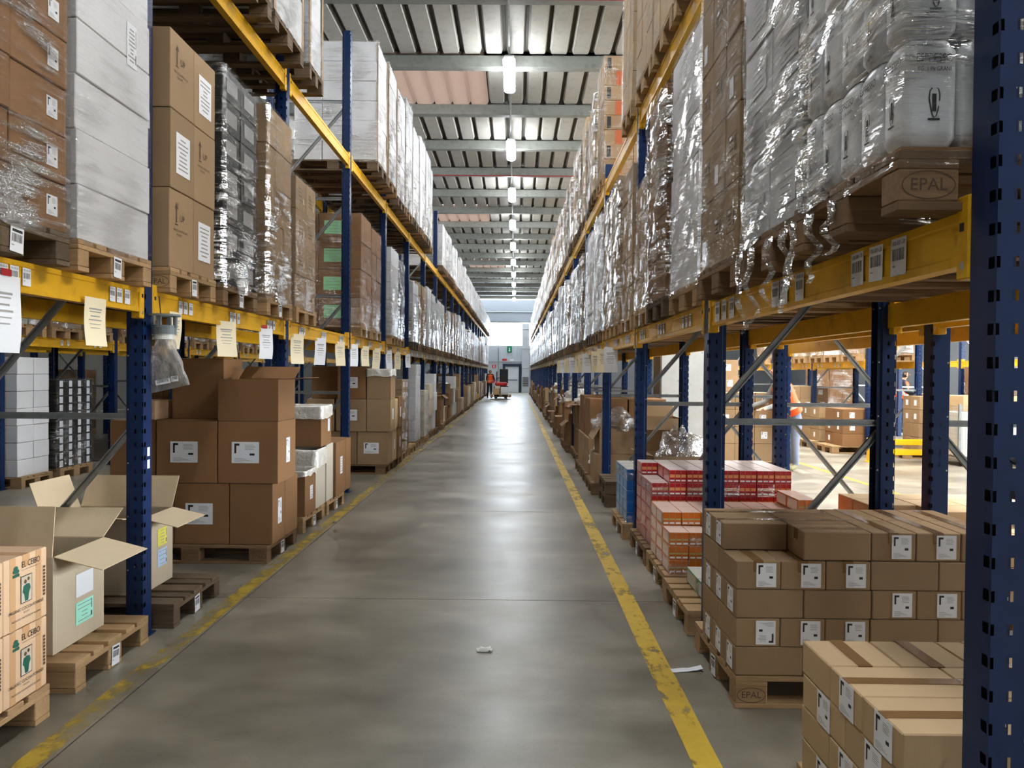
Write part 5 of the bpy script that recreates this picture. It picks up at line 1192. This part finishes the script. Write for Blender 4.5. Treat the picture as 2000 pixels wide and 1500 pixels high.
# ------------------------------------------------------------------ left background
bgstack(-7.3, 9.53, 2, 2, 7, (.55, .325, .215), 'card_white', 'white cartons across the left neighbouring aisle', False)
pallet(-6.8, 10.83, 0, 'pale pallet under the black labelled boxes across the left aisle', False, 'pallet_wood')
t = thing('wrapped_load', 'black boxes with columns of white labels across the left neighbouring aisle', 'pallet load', (-6.78, 10.83, .146))
for i in range(4):
    for k in range(11):
        for q in range(3):
            if 0 < q and 0 < i and k < 10: continue
            o = ob('box', carton_mesh(.36, .215, .108, 'card_black'), t, (.37-.37*q, -.33+i*.22, k*.110))
            if q == 0: stick('label', lab_plain(.075, .085, 'paper'), o, '+x', (.18, .0, .054), 0, .001)
            elif i == 0: stick('label', lab_plain(.075, .085, 'paper'), o, '-y', (.0, -.1075, .054), 0, .001)
ob('stretch_film', film_mesh(1.13, .90, 1.22, 'film_light', 2, .006, True, .0), t)
for q, (a, mt, tp) in enumerate(((6.85, 'kraft', 2.9), (7.7, 'kraft_dark', 3.0), (8.55, 'kraft', 2.9), (9.55, 'card_cream', 2.95), (10.4, 'kraft', 2.9), (11.25, 'kraft', 3.0), (12.25, 'kraft_dark', 2.9), (13.1, 'kraft', 2.9), (14.0, 'card_white', 2.9), (15.0, 'kraft', 2.9), (15.9, 'kraft', 3.0), (16.7, 'card_cream', 2.9), (17.7, 'kraft', 2.9), (18.6, 'kraft', 2.9), (20.4, 'kraft', 2.9))):
    load(-1, a, a+.72, -6.3, 1.93, tp, (2, 2, 3), mt, f'{LOOK[mt]} cartons across the left neighbouring aisle on beams, {ordw(q)} load', 'film', False, plabel=f'pallet across the left neighbouring aisle on beams, {ordw(q)} from camera')
for q, (y, mt, nz) in enumerate(((14.9, 'kraft_dark', 4), (16.0, 'card_cream', 4), (17.6, 'kraft', 5), (18.8, 'kraft_dark', 4), (20.5, 'card_white', 5))):
    bgstack(-7.4, y, 2, 2, nz, (.55, .38, .28), mt, f'{LOOK[mt]} cartons across the left aisle, {ordw(q)} stack', False)
for q, (y, mt) in enumerate(((8.0, 'kraft_dark'), (10.0, 'card_black'), (12.4, 'kraft_dark'), (14.6, 'kraft'), (17.0, 'kraft_dark'))):
    load(-1, y, y+.8, -9.75, 0, 1.5, (2, 2, 4), mt, f'dark wrapped stack in the farthest left rack, {ordw(q)} from camera', 'film', False, plabel=f'pallet in the farthest left rack floor, {ordw(q)} from camera')
# ------------------------------------------------------------------ people
def person(label, loc, rz, J, mats, vest=True, hold=None):
    """J: joint name -> (x, y, z); one skinned body, clothing zones on it, vest and hair as children"""
    import bmesh
    edges = [('pelvis', 'belly'), ('belly', 'chest'), ('chest', 'neck'), ('neck', 'head0'), ('head0', 'head1'), ('head1', 'head2'),
             ('chest', 'shL'), ('shL', 'elL'), ('elL', 'wrL'), ('wrL', 'haL'), ('chest', 'shR'), ('shR', 'elR'), ('elR', 'wrR'), ('wrR', 'haR'),
             ('pelvis', 'hiL'), ('hiL', 'knL'), ('knL', 'anL'), ('anL', 'toL'), ('pelvis', 'hiR'), ('hiR', 'knR'), ('knR', 'anR'), ('anR', 'toR')]
    for s in 'LR':
        h = Vector(J['ha'+s]); w = Vector(J['wr'+s]); d = (h-w).normalized(); side = d.cross(Vector((0, 0, 1))).normalized()
        for q in range(4):
            J[f'f{q}{s}'] = tuple(h+d*(.055+.012*(q in (1, 2)))+side*(-.033+.022*q)); J[f'k{q}{s}'] = tuple(h+d*.02+side*(-.033+.022*q)); edges += [('ha'+s, f'k{q}{s}'), (f'k{q}{s}', f'f{q}{s}')]
        J['t'+s] = tuple(w+d*.05+side*(-.06)); edges.append(('wr'+s, 't'+s))
    rad = {'pelvis': (.15, .12), 'belly': (.145, .11), 'chest': (.165, .115), 'neck': (.055, .055), 'head0': (.068, .075), 'head1': (.082, .098), 'head2': (.06, .07), 'sh': (.068,)*2, 'el': (.046,)*2, 'wr': (.032,)*2, 'ha': (.03, .02), 'hi': (.092,)*2, 'kn': (.066,)*2, 'an': (.05,)*2, 'to': (.042, .035)}
    names = list(J); bm = bmesh.new(); sk = bm.verts.layers.skin.verify(); V = {}
    for n in names:
        v = bm.verts.new(J[n]); V[n] = v
        r = rad.get(n) or rad.get(n[:2]) or (.0095, .0095); v[sk].radius = r
        v[sk].use_root = n == 'pelvis'
    for a, b in edges: bm.edges.new((V[a], V[b]))
    me = bpy.data.meshes.new('body'); bm.to_mesh(me); bm.free()
    tmp = ob('tmp_body', me); tmp.modifiers.new('s', 'SKIN').use_smooth_shade = True; ss = tmp.modifiers.new('d', 'SUBSURF'); ss.levels = ss.render_levels = 2
    dg = bpy.context.evaluated_depsgraph_get(); body = bpy.data.meshes.new_from_object(tmp.evaluated_get(dg)); bpy.data.objects.remove(tmp); body.name = 'body'
    order = ['skin', mats['trousers'], mats['top'], mats['shoe']]; body.materials.clear()
    for mt in order: body.materials.append(MATS[mt])
    pv, nk = Vector(J['pelvis']), Vector(J['neck'])
    def near(p, a, b):
        a, b = Vector(a), Vector(b); t_ = max(0, min(1, (p-a).dot(b-a)/max(1e-6, (b-a).length_squared))); return (p-(a+(b-a)*t_)).length
    segs = {1: [('pelvis', 'hiL'), ('hiL', 'knL'), ('knL', 'anL'), ('pelvis', 'hiR'), ('hiR', 'knR'), ('knR', 'anR')], 2: [('pelvis', 'belly'), ('belly', 'chest'), ('chest', 'shL'), ('shL', 'elL'), ('elL', 'wrL'), ('chest', 'shR'), ('shR', 'elR'), ('elR', 'wrR')], 0: [('neck', 'head0'), ('head0', 'head1'), ('head1', 'head2'), ('wrL', 'haL'), ('wrR', 'haR'), ('haL', 'f1L'), ('haR', 'f1R'), ('wrL', 'tL'), ('wrR', 'tR')], 3: [('anL', 'toL'), ('anR', 'toR')]}
    torso = []
    for p in body.polygons:
        c = p.center; best = min(((near(c, J[a], J[b]), z) for z, L in segs.items() for a, b in L)); p.material_index = best[1]; p.use_smooth = True
        if best[1] == 2 and min(near(c, J['pelvis'], J['belly']), near(c, J['belly'], J['chest']), near(c, J['chest'], J['shL'])*1.1, near(c, J['chest'], J['shR'])*1.1) < .19 and near(c, J['shL'], J['elL']) > .10 and near(c, J['shR'], J['elR']) > .10: torso.append(p.index)
    t = thing('person', label, 'person', loc, (0, 0, rz)); ob('body', body, t)
    def shell(idx, off, mat, name, band=None):
        m = MB(); mp = {}
        for i in idx:
            for v in body.polygons[i].vertices:
                if v not in mp: mp[v] = len(m.v); vv = body.vertices[v]; m.v.append(tuple(vv.co+vv.normal*off))
        for i in idx: m.f.append(tuple(mp[v] for v in body.polygons[i].vertices)); m.mi.append(m.mid(mat))
        ob(name, m.mesh(name, True), t)
    if vest:
        sp = [Vector(J[n]) for n in ('pelvis', 'belly', 'chest', 'neck')]; sw = (Vector(J['shL'])-Vector(J['shR'])).normalized()
        def spine(q):
            q = max(0, min(2.999, q)); i = int(q); return sp[i].lerp(sp[i+1], q-i), (sp[i+1]-sp[i]).normalized()
        def ringp(u, q, ex):
            c0, ax = spine(q); fw = ax.cross(sw).normalized(); w_ = .185-.01*q+.02*math.sin(min(q, 2)*1.5) if q < 2.1 else .205-(q-2.1)*.17; d_ = .150 if q < 2.1 else .150-(q-2.1)*.09
            a_ = 2*math.pi*u; return c0+sw*math.cos(a_)*(w_+ex)+fw*math.sin(a_)*(d_+ex)
        m = MB(); m.grid(lambda u, v: ringp(u, .25+2.35*v, 0), 32, 14, 'vest_orange', True); ob('vest', m.mesh('vest', True), t)
        m = MB(); m.grid(lambda u, v: ringp(u, .75+.22*v, .004), 32, 2, 'reflective', True); ob('reflective_band', m.mesh('reflective_band', True), t)
    h0, h2 = Vector(J['head0']), Vector(J['head2']); up = (h2-h0).normalized(); fwd = Vector(J['face'])-Vector(J['head1']) if 'face' in J else Vector((0, -1, 0)); fwd.normalize()
    hi = [p.index for p in body.polygons if (p.center-h0).dot(up) > .01 and near(p.center, J['head0'], J['head2']) < .14 and ((p.center-Vector(J['head1'])).dot(fwd) < .035 or (p.center-Vector(J['head1'])).dot(up) > .055)]
    if hi: shell(hi, .012, mats['hair'], 'hair')
    # face: nose, eyes, ears, mouth
    c = Vector(J['head1']); sd = up.cross(fwd).normalized(); m = MB()
    m.tube([c+fwd*.088+up*.015, c+fwd*.115-up*.022], [.006, .013], 'skin', 8); ob('nose', m.mesh('nose', True), t)
    for s in (-1, 1):
        m = MB(); m.tube([c+fwd*.088+sd*s*.032+up*.012, c+fwd*.098+sd*s*.032+up*.012], .009, 'ink', 8); ob('eye', m.mesh('eye'), t)
        m = MB(); m.tube([c+sd*s*.082-up*.02, c+sd*s*.096-up*.0, c+sd*s*.09+up*.03], [.008, .016, .01], 'skin', 8); ob('ear', m.mesh('ear', True), t)
    m = MB(); m.tube([c+fwd*.092-up*.05-sd*.022, c+fwd*.097-up*.052, c+fwd*.092-up*.05+sd*.022], .005, 'red_print', 6); ob('mouth', m.mesh('mouth'), t)
    return t
def pose(h=1.68, lean=.0, armL=(.25, -.28, -.30), armR=(-.25, -.1, -.45), stride=.08, head=(0, 0)):
    """standing figure facing -y; lean pushes the upper body toward -y"""
    k = h/1.75; J = {'pelvis': (0, 0, .93), 'belly': (0, -.03-lean*.35, 1.12), 'chest': (0, -.02-lean*.8, 1.36), 'neck': (0, -.02-lean*1.1, 1.50), 'head0': (0, -.035-lean*1.2, 1.55), 'head1': (0, -.045-lean*1.3, 1.63), 'head2': (0, -.035-lean*1.35, 1.70)}
    cy = -.02-lean*.8
    J.update({'shL': (.17, cy-lean*.1, 1.40), 'shR': (-.17, cy-lean*.1, 1.40)})
    for s, a, sg in (('L', armL, 1), ('R', armR, -1)):
        sh = Vector(J['sh'+s]); d = Vector((a[0], a[1], a[2])); el = sh+Vector((sg*.07, a[1]*.35, -.26)); wr = sh+Vector((d.x*.6, d.y*1.3-.05, d.z-.05)); J['el'+s] = tuple(el); J['wr'+s] = tuple(wr); J['ha'+s] = tuple(wr+(wr-el).normalized()*.075)
    J.update({'hiL': (.09, 0, .86), 'hiR': (-.09, 0, .86), 'knL': (.10, -.03-stride*.3, .48), 'knR': (-.10, -.01+stride*.3, .48), 'anL': (.10, .03-stride, .09), 'anR': (-.10, .04+stride, .09), 'toL': (.11, -.12-stride, .045), 'toR': (-.11, -.11+stride, .045)})
    J = {n: (p[0]*k, p[1]*k, p[2]*k) for n, p in J.items()}
    c = Vector(J['head1']); J2 = dict(J); J2['face'] = None; return J
def fix_face(J, v): return J
_person = person
def person(label, loc, rz, J, mats, vest=True):
    f = Vector(J['head1'])+Vector((0, -1, -.1)); J = dict(J)
    return _person(label, loc, rz, J, mats, vest)
GREYM = {'trousers': 'trousers_grey', 'top': 'jumper_grey', 'shoe': 'shoe', 'hair': 'hair_grey'}; DARKM = {'trousers': 'navy_cloth', 'top': 'navy_cloth', 'shoe': 'rubber', 'hair': 'hair_dark'}
person('person in orange vest and grey trousers bending over cartons behind the rack', (4.38, 12.1, 0), R(-70), pose(1.66, .26, (.1, -.36, -.30), (-.1, -.36, -.30), .05), GREYM)
person('person in orange vest half hidden behind distant racks on the right', (10.1, 20.2, 0), R(60), pose(1.68, .05, (.1, -.2, -.35), (-.1, -.3, -.25), .04), DARKM)
person('person in dark clothes with orange vest at the far end of the aisle', (-1.55, 45.5, 0), R(15), pose(1.72, .12, (.1, -.3, -.3), (-.1, -.3, -.3), .05), DARKM)
# ------------------------------------------------------------------ pallet truck at the end of the aisle
t = thing('pallet_truck', 'small red and black order picker truck at the far end of the aisle', 'truck', (-.85, 45.0, 0))
ob('chassis', MB().box(-.42, .42, .1, .9, .12, .75, 'steel_dark', .04).mesh('chassis'), t); ob('cover', MB().box(-.36, .36, .05, .55, .75, .98, 'truck_red', .06).mesh('cover'), t); ob('backrest', MB().box(-.1, .4, .55, .62, .9, 1.75, 'steel_dark', .03).mesh('backrest'), t)
ob('mast', MB().box(-.30, -.24, .6, .66, .3, 1.6, 'steel_dark', .005).box(.24, .30, .6, .66, .3, 1.6, 'steel_dark', .005).mesh('mast'), t); ob('handle', MB().tube([(-.3, .0, 1.15), (-.1, -.05, 1.25), (.1, -.05, 1.25), (.3, .0, 1.15)], .02, 'steel_dark').mesh('handle'), t)
for x in (-.28, .28): ob('fork', MB().box(x-.08, x+.08, -1.1, .1, .06, .12, 'steel_dark', .01).mesh('fork'), t)
for x in (-.3, .3): ob('wheel', MB().tube([(x-.05, .5, .12), (x+.05, .5, .12)], .12, 'rubber', 14).mesh('wheel'), t)
pallet(-.85, 44.4, .125, 'pallet carried on the forks of the small red truck', False)
carton(-1.3, -.92, 44.15, 44.6, .271, .62, 'kraft_light', 'light brown carton on the forks of the small red truck'); carton(-.86, -.42, 44.15, 44.6, .271, .70, 'card_white', 'white carton on the forks of the small red truck'); carton(-1.2, -.9, 44.2, 44.55, .62, .76, 'card_cream', 'small cream carton on top of the truck load')
t = thing('column_guard', 'small yellow post guard at a left rack foot far back', 'guard', (-2.03, 40.6, 0), me=MB().box(-.08, .08, -.08, .08, 0, .4, 'guard_yellow', .02).mesh('column_guard'))
# ------------------------------------------------------------------ label check
for l, os_ in LABELS.items():
    if len(os_) > 1 and not all(g for _, g in os_): print('SHARED LABEL', l, len(os_))
import os
if os.environ.get('DBG'):
    from collections import Counter
    c = Counter((o.get('category'), o.get('group')) for o in bpy.data.objects if o.get('category')); print('DBG', [x for x in c.most_common(40)])
